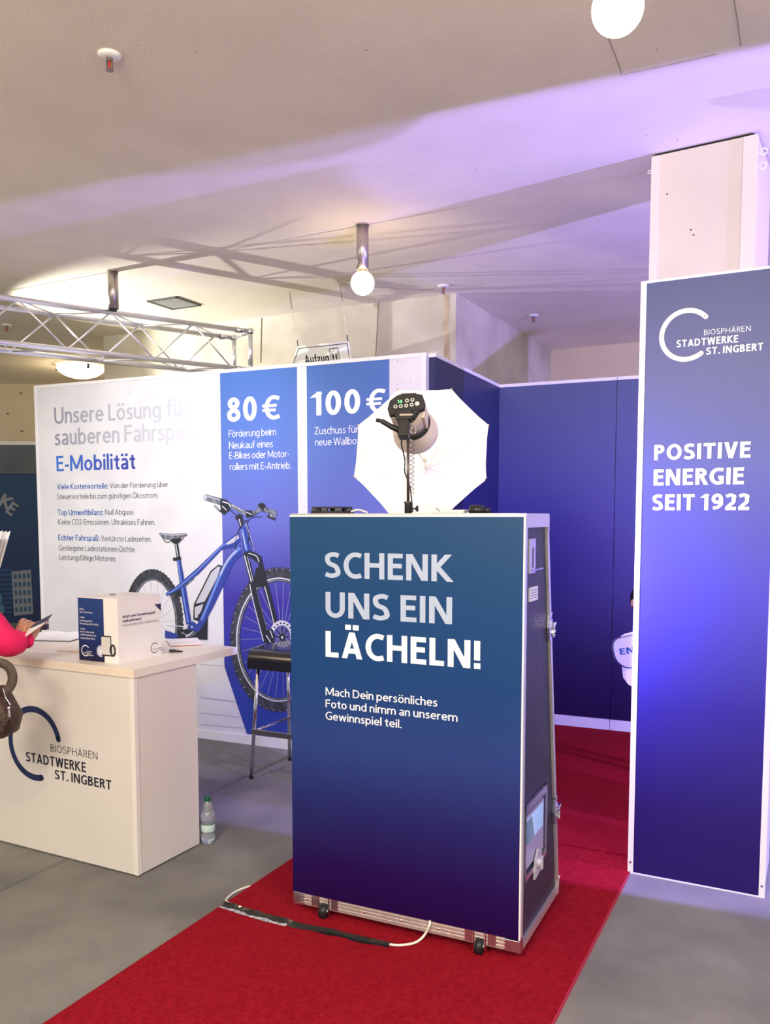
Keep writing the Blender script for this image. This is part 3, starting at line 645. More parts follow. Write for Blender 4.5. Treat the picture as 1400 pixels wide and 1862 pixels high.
# brake disc and hub
band(ell(513, 1157, 23, 29, 180, 375, 30), ell(513, 1157, 15.5, 20, 180, 375, 30), SV)
for k in range(10):
    p_ = ell(513, 1157, 19, 24.5, 186 + 19 * k, 187 + 19 * k, 1)[0]; rib([(p_[0] - 1.6, p_[1]), (p_[0] + 1.6, p_[1] + 1)], 2.6, DK, sm=False)
for a in range(0, 360, 45): q = ell(513, 1158, 13, 18, a, a + 1, 1)[0]; rib([(513, 1159), q], 2, DK, sm=False)
pol(ell(513, 1159, 5.5, 7, n=16)[:-1], DK); pol(ell(513, 1159, 2, 2.6, n=10)[:-1], SV)
pol([(480, 1150), (494, 1142), (500, 1156), (498, 1172), (484, 1172)], DK); rib([(484, 1155), (492, 1168)], 1.8, SV); rib([(491, 1146), (496, 1160)], 1.6, SV)
# chain stay, motor, crank
pol([(300, 1146), (326, 1154), (326, 1163), (300, 1160)], BL)
pol([(378, 1119.7), (377, 1163.4), (322, 1161), (325, 1147), (349, 1141), (366, 1136)], DK)
rib([(305, 1137), (330, 1139), (346, 1143)], 1.5, SV); rib([(330, 1150), (345, 1156), (356, 1150)], 3, GR); rib([(338, 1158), (352, 1148)], 3, SV, 1.5)
rib([(318, 1075), (333, 1066), (352, 1050)], 5, GR)
pol([(318, 1068), (333, 1072), (333, 1084), (322, 1086)], DK)
# seat tube, seat post, saddle
pol([(320.5, 1015), (328, 1015), (339, 1075), (348.5, 1134), (338.5, 1136), (330, 1085)], BL); rib([(323, 1018), (332, 1075), (342, 1132)], 2.6, LT)
pol([(314, 1014), (329, 1013), (329.5, 1018), (315, 1020)], DK)
pol([(317, 987), (323.5, 987), (327.5, 1014), (321, 1014)], DK); rib([(319.5, 989), (323.5, 1012)], 1.6, SV)
pol([(309, 981), (330, 977), (326, 987), (315, 988)], DK); rib([(296, 979), (303, 986), (314, 982)], 1.2, DK); rib([(322, 985), (330, 982), (334, 976)], 1.2, DK)
pol([(288.7, 970), (291, 968.6), (316, 971), (336, 969), (340.5, 971.5), (338.6, 975), (322, 977), (309, 981.5), (296, 979.5)], GR); rib([(292, 970.5), (314, 973), (337, 971)], 1.6, BT)
# battery
pol([(397.5, 1026.5), (382.5, 1038.5), (352.4, 1098.7), (351, 1126), (361, 1130), (397.5, 1051), (405, 1029.5)], DK)
pol([(396, 1030), (384, 1041), (355.5, 1098), (372, 1094), (395, 1050), (401, 1031)], BT); pol([(354, 1104), (370, 1098), (362, 1122), (354, 1124)], BT); pol([(359, 1120), (366, 1112), (363, 1126)], DK)
# down tube
pol([(437, 990.6), (421.7, 1006), (406, 1024), (390, 1062), (374, 1100), (360, 1132), (352, 1148), (361, 1149), (372, 1133), (389.6, 1100), (411.4, 1053.6), (424.3, 1024), (440, 1009)], BL)
rib([(437, 996), (420, 1012), (404, 1038), (386, 1080), (366, 1128)], 6, LT, 4); rib([(430, 1001), (412, 1021), (400, 1046)], 2.5, BT)
pol([(340, 1140), (350, 1129), (362, 1138), (362, 1146), (345, 1146)], BL); pol(ell(349, 1140, 1.6, 2, n=8)[:-1], SV)
# top tube
pol([(434, 968), (408.9, 985.4), (398.6, 994.4), (360, 1031.7), (318, 1068), (301, 1079), (303, 1084), (325, 1073), (362, 1042.5), (402.4, 1000), (411.4, 997), (427, 994.5), (437, 984)], BL)
rib([(433, 973), (410, 989), (398, 998), (362, 1035), (322, 1069), (304, 1080)], 2.6, LT); pol([(432, 972), (411, 988), (413, 991), (424, 987), (435, 978)], BT)
# head tube, stem
pol([(437, 960), (445, 957), (456.5, 1001), (443.5, 1005)], BL); rib([(440, 962), (448.5, 1001)], 4, LT); rib([(440.5, 968), (447, 998)], 1.4, BT)
pol([(431, 939), (441, 936), (442, 956), (436, 959)], DK); rib([(434, 941), (438, 956)], 1.6, SV); pol([(427, 939), (436, 934), (440, 941), (430, 946)], DK)
# cables
rib([(415, 925), (432, 938), (447, 950), (453, 970), (450, 988)], 1.3, DK); rib([(450, 945), (438, 957), (430, 975), (428, 998)], 1.3, DK); rib([(477, 940), (458, 941), (449, 955), (456, 985), (464, 1001)], 1.1, DK)
rib([(447, 950), (455, 975), (463, 1000)], 0.9, SP)
# handlebar, grips, levers
rib([(400, 912), (421, 920), (442, 931), (454, 935), (464, 932), (475, 923)], 7.5, GR); rib([(404, 911), (422, 918), (442, 929)], 1.6, BT)
pol([(446, 928), (458, 928), (461, 938), (448, 942)], DK); rib([(448, 931), (458, 936)], 1.5, SV)
rib([(372, 903.5), (401, 912)], 10.5, GR, 12, sm=False); pol(ell(372, 903.5, 4, 5.6, n=16)[:-1], BT); rib([(376, 902), (400, 909)], 1.6, BT)
pol([(401, 906), (412, 909), (421, 917), (417, 928), (408, 935), (402, 928), (400, 918)], DK); rib([(404, 912), (416, 916), (419, 922)], 2, SV); rib([(404, 920), (412, 928)], 1.6, SV)
rib([(390, 919), (398, 927), (409, 935)], 3.2, DK); rib([(391, 920), (399, 928)], 1, SV)
rib([(471, 922), (477, 919), (482, 930)], 9, DK); pol(ell(497, 934, 6.5, 7.5, n=16)[:-1], GR); rib([(480, 926), (495, 931)], 8, GR); rib([(484, 926), (494, 940)], 1.8, SV)
rib([(486, 938), (501, 945)], 3.4, DK); rib([(484, 924), (490, 935), (487, 941)], 2, DK)
ob = obj('printed_bicycle', b, mats_b, t); tag(ob, 'printed blue electric mountain bicycle, side view')

# return wall and rear walls in printed blue
RW = Fr(0.246, 5.153, 24.2)
wall_len = 1.40
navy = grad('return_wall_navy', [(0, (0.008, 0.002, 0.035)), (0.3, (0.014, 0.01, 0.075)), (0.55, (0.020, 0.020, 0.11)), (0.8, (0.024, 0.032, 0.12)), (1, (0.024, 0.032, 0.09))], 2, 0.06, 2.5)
t = thing('return_wall', 'dark blue side wall running back from the bicycle wall corner', 'display wall', RW)
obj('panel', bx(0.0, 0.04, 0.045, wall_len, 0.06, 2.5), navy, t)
obj('top_rail', bx(-0.004, 0.044, 0.045, wall_len, 2.5, 2.522), FRAMEW, t); obj('base_rail', bx(-0.004, 0.044, 0.045, wall_len, 0, 0.062), FRAMEW, t)
c2 = onz(900, 700, 2.522); BK = Fr(c2.x, c2.y, 24.6)
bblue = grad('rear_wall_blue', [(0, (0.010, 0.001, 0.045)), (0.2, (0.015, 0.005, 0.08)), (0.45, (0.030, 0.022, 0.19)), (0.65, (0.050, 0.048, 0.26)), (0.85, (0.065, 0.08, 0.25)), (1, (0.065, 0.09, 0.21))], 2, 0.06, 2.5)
seam = BK.front(1121, 720)[0]
for i, (a, c, lab) in enumerate(((0.0, seam, 'wide dark blue rear booth panel in the corner left of the seam'), (seam + 0.004, seam + 1.0, 'dark blue rear booth panel right of the seam beside the column'))):
    t = thing('rear_wall_panel', lab, 'display wall', loc=BK.w(a, 0, 0), rotz=-BK.a, group='rear booth panels')
    wd_ = c - a
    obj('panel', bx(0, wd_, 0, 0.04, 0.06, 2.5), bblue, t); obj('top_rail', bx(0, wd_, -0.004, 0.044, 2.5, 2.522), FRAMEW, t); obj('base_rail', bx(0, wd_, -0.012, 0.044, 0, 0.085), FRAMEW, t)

# ============================================================ COLUMN PANEL
CP = Fr(1.077, 3.587, 27.4)
xr = CP.front(1379, 1632)[0]; xl0 = CP.front(1141, 1586)[0]
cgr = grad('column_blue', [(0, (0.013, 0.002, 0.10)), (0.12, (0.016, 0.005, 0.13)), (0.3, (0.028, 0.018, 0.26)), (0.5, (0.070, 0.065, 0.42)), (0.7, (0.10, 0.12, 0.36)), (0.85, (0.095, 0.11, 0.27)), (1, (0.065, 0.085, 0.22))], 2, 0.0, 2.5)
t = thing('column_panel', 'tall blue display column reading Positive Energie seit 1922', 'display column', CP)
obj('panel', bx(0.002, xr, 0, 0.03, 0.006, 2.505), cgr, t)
obj('frame_post', bx(xl0, 0.002, -0.003, 0.034, 0, 2.515), FRAMEW, t); obj('frame_post', bx(xr, xr + 0.022, -0.003, 0.034, 0, 2.515), FRAMEW, t)
obj('top_rail', bx(0.002, xr, -0.003, 0.034, 2.505, 2.515), FRAMEW, t); obj('bottom_rail', bx(0.002, xr, -0.003, 0.034, 0, 0.006), FRAMEW, t)
obj('side_panel', bx(xr - 0.005, xr + 0.016, 0.034, 0.42, 0, 2.5), mat('side_grey', (0.5, 0.5, 0.52), 0.5), t)
for x in ((xl0 + 0.002) / 2, xr + 0.011): obj('screw', cy((x, -0.006, 0.05), (x, -0.002, 0.05), 0.005), ZINC, t)
def logo(b, fr, P, y, w1=-0.01, w2=0.075, kx=1.0):
    """P = logo pixel anchors: ring centre, ring point left, three text rows (xl,xr,base,top)"""
    cx_, cz_ = fr.front(*P['c'], y); lx, _ = fr.front(*P['l'], y); r1 = abs(cx_ - lx)
    arc_ring(b, cx_, cz_, r1 * P.get('k', 0.85), r1, R(P['a'][0]), R(P['a'][1]), y)
    for s, k, wg, sp_ in (('BIOSPHÄREN', 't1', w1, 1.12), ('STADTWERKE', 't2', w2, 1.03), ('ST. INGBERT', 't3', w2, 1.03)): txpx(b, fr, s, *P[k], y, wg, sp_)
b = B()
logo(b, CP, dict(c=(1248, 609), l=(1198.5, 613), a=(42, 307), k=0.82, t1=(1280, 1364.5, 609.5, 600), t2=(1230, 1341.5, 632, 619), t3=(1284, 1387, 645, 632)), -0.0015)
obj('logo_print', b, INKW, t)
for s, x0, x1, yb, yt in (('POSITIVE', 1189, 1364, 837, 809), ('ENERGIE', 1188, 1352, 883, 853.5), ('SEIT 1922', 1186, 1362, 928, 899)): obj('lettering', txpx(B(), CP, s, x0, x1, yb, yt, -0.0015, 0.095), INKW, t)

# ============================================================ CARPETS
red = mat('red_carpet', (0.46, 0.012, 0.028), 0.95, rgb2=(0.34, 0.006, 0.018), nscale=70, bump=1.0, bscale=320, spec=0.08)
a1, a2 = onz(533, 1560, 0.005), onz(78, 1862, 0.005); c1, c3 = onz(1143, 1590, 0.005), onz(1005, 1862, 0.005)
dirL = (a1 - a2).normalized(); dirR = (c1 - c3).normalized()
yb1 = onz(1075, 1545, 0.01)
def ex(p, d, t_): return tuple((p + d * t_).xy)
q1 = onz(1010, 1533, 0.01); q2 = onz(1140, 1556, 0.01); qd = (q2 - q1).normalized()
poly = [ex(a2, dirL, -1.6), ex(c3, dirR, -1.6), ex(c1, dirR, 0.55), ex(a1, dirL, 0.75)]
o = obj('red_carpet', prism(B(), poly, 0.0005, 0.007, 'z'), red); tag(o, 'long red carpet runner under the photo booth case', 'carpet')
P_a = q1 - qd * 0.86; P_b = q2 + qd * 0.02
bkR = BK.w(1.05, -0.03, 0); bkL = BK.w(0.05, -0.03, 0); rwc = RW.w(0.06, 0.3, 0)
poly = [tuple(P_a.xy), tuple(P_b.xy), tuple((P_b + CP.ey * 0.5 + CP.ex * 0.03).xy), tuple((P_b + CP.ey * 1.0 + CP.ex * 0.12).xy), tuple(bkR.xy), tuple(bkL.xy), tuple(rwc.xy)]
o = obj('booth_carpet', prism(B(), poly, 0.0075, 0.014, 'z'), red); tag(o, 'red carpet covering the booth floor in front of the blue rear wall', 'carpet')
b = B(); e0 = c3 - dirR * 1.6; e1 = c1
px_ = Vector((dirR.y, -dirR.x, 0)) * 0.004
vs = [b.verts.new((*p_.xy, z)) for p_, z in ((e0 + px_, 0.0005), (e1 + px_, 0.0005), (e1 + px_ * 0.2, 0.0085), (e0 + px_ * 0.2, 0.0085), (e1 - px_ * 0.8, 0.0085), (e0 - px_ * 0.8, 0.0085))]
b.faces.new((vs[0], vs[1], vs[2], vs[3])); b.faces.new((vs[3], vs[2], vs[4], vs[5]))
obj('bound_edge', b, mat('carpet_edge', (0.40, 0.02, 0.05), 0.8), bpy.data.objects['red_carpet'])

# ============================================================ FLIGHT CASE (photo booth)
FC = Fr(0.467, 2.848, 25.4)
W = 0.912; ZT = 1.553; ZB = 0.032; DB = 0.553; DT = 0.298
def dep(z): return DB + (DT - DB) * (z - 0.03) / (1.567 - 0.03)
t = CASE = thing('flight_case', 'wedge-shaped black flight case with blue front reading Schenk uns ein Lächeln', 'flight case', FC)
lam = mat('black_laminate', (0.026, 0.023, 0.045), 0.42, bump=0.6, bscale=110, spec=0.4)
obj('body', prism(B(), [(0.012, ZB + 0.02), (DB - 0.006, ZB + 0.02), (dep(ZT) - 0.006, ZT - 0.004), (0.012, ZT - 0.004)], -W + 0.012, -0.006, 'x'), lam, t)
FCg = grad('case_front_blue', [(0, (0.010, 0.001, 0.055)), (0.1, (0.011, 0.003, 0.075)), (0.25, (0.011, 0.016, 0.13)), (0.42, (0.018, 0.045, 0.21)), (0.6, (0.006, 0.046, 0.175)), (0.8, (0.005, 0.050, 0.165)), (1, (0.010, 0.058, 0.155))], 2, 0.08, 1.55, rough=0.32)
obj('graphic_panel', bx(-W, 0.0, -0.010, 0.0, 0.083, ZT - 0.006), FCg, t)
eb = B(); box(eb, -W, 0.0055, -0.0112, 0.002, ZT - 0.006, ZT + 0.001); box(eb, 0.0, 0.0055, -0.0112, 0.002, 0.083, ZT - 0.006)
obj('panel_edging', eb, FRAMEW, t)
for s, x0, x1, yb, yt, wg in (('SCHENK', 591, 822, 1050, 1004, 0.07), ('UNS EIN', 592, 822, 1122, 1076, 0.07)): obj('pale_lettering', txpx(B(), FC, s, x0, x1, yb, yt, -0.0108, wg), INKG, t)
obj('white_lettering', txpx(B(), FC, 'LÄCHELN!', 592, 873, 1194, 1147, -0.0108, 0.082), INKW, t)
for s, x0, x1, yb in (('Mach Dein persönliches', 592, 795, 1264), ('Foto und nimm an unserem', 592, 832, 1286), ('Gewinnspiel teil.', 592, 730, 1308)): obj('white_lettering', txpx(B(), FC, s, x0, x1, yb, yb - 14.5, -0.0108, 0.02), INKW, t)
# aluminium edging
def bar(bm, p, q, u, v, r=0.0): # flat bar in the side plane
    return bm
zs = [ZB, ZT]
sb = B()
prism(sb, [(0.002, ZB), (0.030, ZB), (0.026, ZT), (0.002, ZT)], -0.006, 0.004, 'x')
obj('front_profile', sb, ALU, t)
cuts = [(ZB + 0.02, 0.335), (0.445, 1.085), (1.185, ZT - 0.02)]
for z0, z1 in cuts:
    sb = B(); prism(sb, [(dep(z0) - 0.026, z0), (dep(z0), z0), (dep(z1), z1), (dep(z1) - 0.024, z1)], -0.010, 0.004, 'x')
    prism(sb, [(dep(z0) - 0.004, z0), (dep(z0), z0), (dep(z1), z1), (dep(z1) - 0.004, z1)], -0.04, 0.004, 'x')
    obj('rear_profile', sb, ALU, t)
obj('top_profile', bx(-0.03, 0.006, 0.0, dep(ZT), ZT - 0.042, ZT + 0.006), ALU, t)
obj('top_board', bx(-W + 0.002, -0.03, 0.0, dep(ZT), ZT - 0.012, ZT + 0.004), mat('top_board_black', (0.04, 0.04, 0.045), 0.5), t)
obj('top_profile', bx(-W, -0.03, 0.0, 0.03, ZT - 0.001, ZT + 0.0065), ALU, t)
obj('base_profile', bx(-0.012, 0.005, 0.03, DB, ZB, ZB + 0.028), ALU, t)
fb = B()
for k in range(7): box(fb, -W + 0.03, -0.05, -0.004 - (0.002 if k % 2 else 0), 0.012, ZB + 0.003 + k * 0.0066, ZB + 0.003 + (k + 1) * 0.0066)
obj('base_profile', fb, ALU, t)
# steel corners
for (y, z, nm) in ((0.0, ZT, 1), (dep(ZT), ZT, 1), (0.0, ZB, 0), (DB, ZB, 0)):
    cbm = B(); dz = -0.05 if nm else 0.05; dy = 0.03 if y == 0 else -0.03
    prism(cbm, [(y - (0.003 if y == 0 else -0.003), z), (y + dy, z), (y + dy * 0.5, z + dz), (y - (0.003 if y == 0 else -0.003), z + dz * 1.25)], -0.004, 0.0065, 'x')
    box(cbm, -0.055, 0.004, y - 0.005 if y == 0 else y - 0.02, y + 0.02 if y == 0 else y + 0.005, min(z, z + dz * 0.9), max(z, z + dz * 0.9), 0.003)
    obj('steel_corner', cbm, ALU if nm else ZINC, t)
obj('steel_corner', bx(-W - 0.002, -W + 0.05, -0.006, 0.03, ZB, ZB + 0.05, bev=0.003), ZINC, t)
# rivets
rb = B()
for z in (0.25, 0.5, 0.8, 1.05, 1.3): sph(rb, (0.0045, 0.018, z), 0.0035, (0.5, 1, 1), 8, 6); sph(rb, (0.0045, dep(z) - 0.034, z), 0.0035, (0.5, 1, 1), 8, 6)
for y in (0.1, 0.25, 0.4, 0.5): sph(rb, (0.006, y, ZB + 0.014), 0.0035, (0.5, 1, 1), 8, 6)
for x in (-0.85, -0.6, -0.45, -0.3, -0.08): sph(rb, (x, -0.006, ZB + 0.026), 0.0045, (1, 0.5, 1), 8, 6)
obj('rivet', rb, CHROME, t)['kind'] = 'stuff'
# butterfly latches on the rear edge
for z in (0.39, 1.135):
    y = dep(z); lt = B()
    prism(lt, [(y - 0.035, z - 0.05), (y + 0.002, z - 0.055), (y - 0.004, z - 0.02), (y - 0.03, z + 0.02), (y + 0.002, z + 0.055), (y - 0.035, z + 0.05), (y - 0.045, z)], -0.004, 0.006, 'x')
    l0 = obj('latch', lt, ZINC, t)
    kb = B(); cyl(kb, (-0.005, y + 0.012, z), (0.010, y + 0.012, z), 0.016, seg=20); box(kb, 0.002, 0.014, y - 0.004, y + 0.030, z + 0.004, z + 0.016, 0.002); box(kb, -0.003, 0.004, y - 0.018, y + 0.012, z - 0.028, z + 0.028, 0.002)
    tube(kb, [(0.010, y + 0.006 + 0.012 * math.cos(a), z - 0.022 + 0.018 * math.sin(a)) for a in [k * math.pi / 6 for k in range(12)]], 0.0032, 6, True)
    obj('latch_knob', kb, CHROME, l0)
# handle plate and label on the side
y0, z0 = FC.side(960, 980); y1, z1 = FC.side(969.5, 1041)
hp = obj('handle_plate', bx(0, -0.006 + 0.014, y0, y1, min(z0, z1), max(z0, z1), bev=0.001), mat('handle_zinc', (0.55, 0.54, 0.62), 0.3, metal=0.5), t)
obj('handle_slot', bx(0.008, 0.0095, (y0 + y1) / 2 - 0.003, (y0 + y1) / 2 + 0.003, z1 + 0.02, z0 - 0.03), BLACKM, hp)
obj('handle_pin', cy((0.012, y0 + 0.01, z1 + 0.01), (0.02, y1 + 0.05, z1 + 0.013), 0.0025), CHROME, hp)
y0, z0 = FC.side(964, 1069); y1, z1 = FC.side(978, 1088)
lb = obj('paper_label', bx(-0.006, 0.0, y0, y1, z1 - 0.004, z0, ), mat('label_paper', (0.75, 0.72, 0.82), 0.6), t)
b = B()
for k in range(4): box(b, 0.0, 0.0006, y0 + 0.008, y1 - 0.008 - 0.01 * (k % 2), z0 - 0.012 - k * 0.009, z0 - 0.010 - k * 0.009)
obj('label_print', b, INKT, lb)
# service door
ya, za = FC.side(953.5, 1468); yb2, zb2 = FC.side(991, 1552)
yb2 = max(yb2, 0.285); zb2 = min(zb2, 0.30); fb = B()
for a in ((ya, yb2, za - 0.028, za), (ya, yb2, zb2, zb2 + 0.02), (ya, ya + 0.012, zb2, za), (yb2 - 0.014, yb2, zb2, za)): box(fb, -0.004, 0.006, *a)
d0 = obj('service_door', fb, ZINC, t)
obj('door_plate', bx(-0.006, 0.0, ya + 0.02, yb2 - 0.03, zb2 + 0.035, za - 0.045), mat('door_plate_lilac', (0.45, 0.40, 0.62), 0.35, metal=0.2), d0)
b = B(); ym = ya + 0.02; yM = yb2 - 0.04; zt2 = za - 0.055; zm = zb2 + 0.125
vs = [b.verts.new((0.001, *q)) for q in ((ym, zt2), (yM, zt2), (yM, zm), (ym, zm))]; b.faces.new(vs); obj('window_pane', b, mat('pane_blue', (0.38, 0.58, 0.88), 0.1, emit=(0.35, 0.55, 0.9), es=0.25), d0)
b = B(); vs = [b.verts.new((0.0016, *q)) for q in ((ym, zt2 - 0.01), (ym + 0.075, zt2 - 0.004), (ym + 0.11, zm), (ym, zm))]; b.faces.new(vs); obj('pane_reflection', b, mat('pane_teal', (0.06, 0.22, 0.38), 0.1), d0)
kb = B(); yk = (ya + yb2) / 2 + 0.01
prism(kb, [(yk - 0.045, zb2 - 0.03), (yk + 0.03, zb2 - 0.02), (yk + 0.045, zb2 + 0.05), (yk, zb2 + 0.07), (yk - 0.035, zb2 + 0.04)], 0.004, 0.012, 'x'); cyl(kb, (0.01, yk, zb2 + 0.02), (0.024, yk, zb2 + 0.02), 0.018)
box(kb, 0.02, 0.028, yk - 0.008, yk + 0.008, zb2 - 0.004, zb2 + 0.045, 0.002)
obj('door_latch', kb, mat('latch_zinc', (0.62, 0.60, 0.66), 0.4, metal=0.4), d0)
# castors let into the base
def castor(px, py, yy):
    x = px; cw = B(); cyl(cw, (x - 0.013, yy, 0.030), (x + 0.013, yy, 0.030), 0.030, seg=28)
    cs = obj('castor', cw, BLACK, t, True)
    hb = B(); cyl(hb, (x - 0.018, yy, 0.03), (x + 0.018, yy, 0.03), 0.011, seg=16); box(hb, x + 0.019, x + 0.024, yy - 0.008, yy + 0.012, 0.02, 0.085)
    box(hb, x - 0.024, x - 0.019, yy - 0.008, yy + 0.012, 0.02, 0.085); obj('castor_fork', hb, CHROME, cs)
    for xo in ((0.028, 0.058), (-0.058, -0.028)): obj('castor_bracket', bx(x + xo[0], x + xo[1], yy - 0.0015, yy + 0.006, 0.04, 0.088), ZINC, cs)
xw1, _ = FC.front(592, 1655); xw2, _ = FC.front(874, 1722)
castor(xw1, 0, -0.006); castor(xw2, 0, -0.006); castor(-0.12, 0, DB - 0.05); castor(-W + 0.12, 0, DB - 0.05)

# things on the case -----------------------------------------------------
ZC = ZT + 0.0067
def on_case(px, yy): return FC.w(FC.front(px, 925, yy)[0], yy, ZC)
p = on_case(604, 0.13)
t = thing('speed_ring', 'flat black round mounting ring lying on the left of the case top', 'ring', loc=p)
b = B()
for rr, z0, z1 in ((0.083, 0, 0.010), (0.078, 0.019, 0.026)): lathe(b, [(rr - 0.02, z0), (rr, z0), (rr, z1), (rr - 0.02, z1)], seg=36)
bmesh.ops.remove_doubles(b, verts=b.verts[:], dist=1e-5); obj('ring', b, BLACKM, t)
for k in range(9):
    a = k * 0.698; obj('spacer', bx(-0.012, 0.012, -0.006, 0.006, 0.008, 0.021, M=Matrix.Rotation(a, 4, 'Z') @ Matrix.Translation((0, 0.072, 0))), mat('spacer_grey', (0.06, 0.065, 0.07), 0.4), t)
p = on_case(650, 0.10); o = obj('paper_roll', tube(B(), spline([Vector(p) + Vector((-0.03, 0.05, 0.006)), Vector(p) + Vector((0.0, 0.04, 0.014)), Vector(p) + Vector((0.03, 0.02, 0.006)), Vector(p) + Vector((0.035, 0.0, 0.004))], 5), 0.004, 8), FRAMEW, None, True)
tag(o, 'white cable loop beside the black ring on the case', 'cable')
p = on_case(830, 0.15); t = thing('folded_cloth', 'folded white cloth lying on the case below the umbrella', 'cloth', loc=p, rotz=-FC.a)
b = B(); box(b, -0.08, 0.045, -0.05, 0.05, 0.0, 0.007, 0.003); box(b, -0.02, 0.048, -0.045, 0.045, 0.007, 0.013, 0.003); obj('cloth_fold', b, FRAMEW, t)
b = B(); box(b, 0.05, 0.075, -0.035, 0.03, 0, 0.003); obj('cloth_corner', b, FRAMEW, t)
p = on_case(868, 0.12); t = thing('lens_cap', 'small black round cap with a side lug on the right of the case top', 'cap', loc=p)
b = B(); lathe(b, [(0.030, 0), (0.031, 0.012), (0.028, 0.026), (0.018, 0.030)], seg=28); obj('cap', b, BLACK, t, True)
b = B(); lathe(b, [(0.012, 0), (0.012, 0.017), (0.008, 0.020)], c=(0.034, -0.012, 0), seg=18); obj('lug', b, BLACK, t, True)
obj('grip_rib', tube(B(), [(0.0315 * math.cos(k * 0.4), 0.0315 * math.sin(k * 0.4), 0.008) for k in range(16)], 0.0012, 5, True), BLACKM, t)
p = on_case(800, 0.12); o = obj('cable_tie', tube(B(), [Vector(p) + Vector(q) for q in ((-0.014, 0, 0.020), (-0.004, 0, 0.010), (0.004, 0, 0.003), (0.012, 0, 0.004))], 0.003, 6), mat('tie_grey', (0.3, 0.28, 0.26), 0.5)); tag(o, 'short grey cable tie on the case, right of the lamp stand', 'cable tie')

# ============================================================ STUDIO FLASH + UMBRELLA
HY = 3.13
base = Vector(on_case(742, 0.17)); base_x = ony(742, 925, base.y).x
SB = Vector((base_x, base.y, ZC))
HD = ony(740, 742, SB.y - 0.05)                       # centre of the control panel
HUB = ony(778, 851, SB.y + 0.55)
AX = (HUB - HD).normalized()
t = ST = thing('light_stand', 'black lamp stand with clamp rising from the case top', 'stand', loc=SB)
JT = ony(742, 798, SB.y) - SB
obj('socket', lathe(B(), [(0.0135, 0), (0.0135, 0.038), (0.016, 0.04), (0.016, 0.044), (0.010, 0.046)], seg=24), mat('socket_steel', (0.15, 0.14, 0.14), 0.25, metal=0.7), t, True)
obj('pole', cy((0, 0, 0.03), (JT.x, 0, JT.z + 0.01), 0.0055), mat('pole_bronze', (0.16, 0.12, 0.11), 0.3, metal=0.7), t, True)
b = B(); cyl(b, (0.012, 0, 0.018), (0.028, -0.002, 0.018), 0.003); cyl(b, (0.028, -0.002, 0.018), (0.038, -0.003, 0.018), 0.007); box(b, 0.030, 0.039, -0.006, 0.004, 0.007, 0.029, 0.002); obj('wing_screw', b, BLACKM, t)
# flash head
qh = AX.to_track_quat('Y', 'Z')
t = FH = bpy.data.objects.new('studio_flash', None); col.objects.link(FH); FH.location = HD; FH.rotation_euler = qh.to_euler()
tag(FH, 'studio flash head with black control panel and cream reflector aimed into umbrella', 'flash head')
hull = [(-0.042, 0.052), (-0.020, 0.060), (0.028, 0.060), (0.060, 0.052), (0.071, 0.025), (0.069, -0.005), (0.050, -0.012), (0.030, -0.045), (-0.030, -0.045), (-0.050, -0.028), (-0.070, -0.030), (-0.078, -0.005), (-0.070, 0.030)]
hs_ = [(x * 0.92, z * 0.92) for x, z in hull]
obj('control_panel', prism(B(), hs_, -0.006, 0.022), BLACKM, t)
b = B(); lathe(b, [(0.060, 0), (0.060, 0.14)], seg=28, M=Matrix.Translation((0, 0.02, 0.002)) @ Matrix.Rotation(-math.pi / 2, 4, 'X')); obj('housing', b, mat('housing_beige', (0.58, 0.48, 0.39), 0.35, metal=0.3), t, True)
for s in (-1, 1): obj('side_rib', bx(s * 0.05, s * 0.064, 0.02, 0.13, -0.03, 0.03, bev=0.004), mat('rib_beige', (0.66, 0.55, 0.45), 0.4), t)
b = B(); lathe(b, [(0.064, 0), (0.070, 0.004), (0.070, 0.010), (0.064, 0.012)], seg=36, M=Matrix.Translation((0, 0.13, 0)) @ Matrix.Rotation(-math.pi / 2, 4, 'X')); obj('bayonet_ring', b, BLACKM, t, True)
rf = B(); seg = 40
prof = [(0.066, 0.142), (0.078, 0.165), (0.086, 0.20), (0.090, 0.235), (0.0885, 0.235), (0.084, 0.20), (0.076, 0.166), (0.062, 0.146)]
rings = [[rf.verts.new((r * math.cos(2 * math.pi * k / seg), y, r * math.sin(2 * math.pi * k / seg))) for k in range(seg)] for r, y in prof]
for i in range(len(rings) - 1):
    for k in range(seg): rf.faces.new((rings[i][k], rings[i + 1][k], rings[i + 1][(k + 1) % seg], rings[i][(k + 1) % seg]))
obj('reflector', rf, mat('reflector_cream', (0.80, 0.68, 0.55), 0.4, noise=0.02), t, True)
b = B(); sph(b, (0, 0.165, 0), 0.028); obj('modelling_bulb', b, mat('flash_tube', (1, 1, 1), 0.3, emit=(1, 0.95, 0.88), es=10), t, True)
l = light('modelling_light', 'POINT', (0, 0.215, 0), 6.0, (1, 0.95, 0.86), 0.03); l.parent = FH
gm = mat('green_digit', (0.1, 0.8, 0.2), 0.4, emit=(0.15, 1, 0.3), es=1.6); bm_ = mat('button_grey', (0.62, 0.60, 0.58), 0.4)
dg_ = B(); letters(dg_, '14', -0.036, -0.018, 0.017, 0.013, -0.0068, 0.02); obj('digit_display', dg_, gm, t)
for i, (x, z) in enumerate(((0.0, 0.026), (0.020, 0.028), (-0.042, 0.003), (-0.022, 0.004), (-0.002, 0.006), (0.018, 0.009), (0.038, 0.013))):
    r_ = 0.0085 if i == 6 else 0.0072
    bt = obj('button', cy((x, -0.009, z), (x, -0.005, z), r_, seg=18), bm_, t)
    if i != 6: obj('button_symbol', cy((x, -0.0098, z), (x, -0.0088, z), 0.0036, seg=8), BLACKM, bt)
b = B()
for k in range(7): box(b, -0.020 + k * 0.008, -0.017 + k * 0.008, -0.004, 0.02, 0.053, 0.058)
obj('vent_rib', b, BLACKM, t)
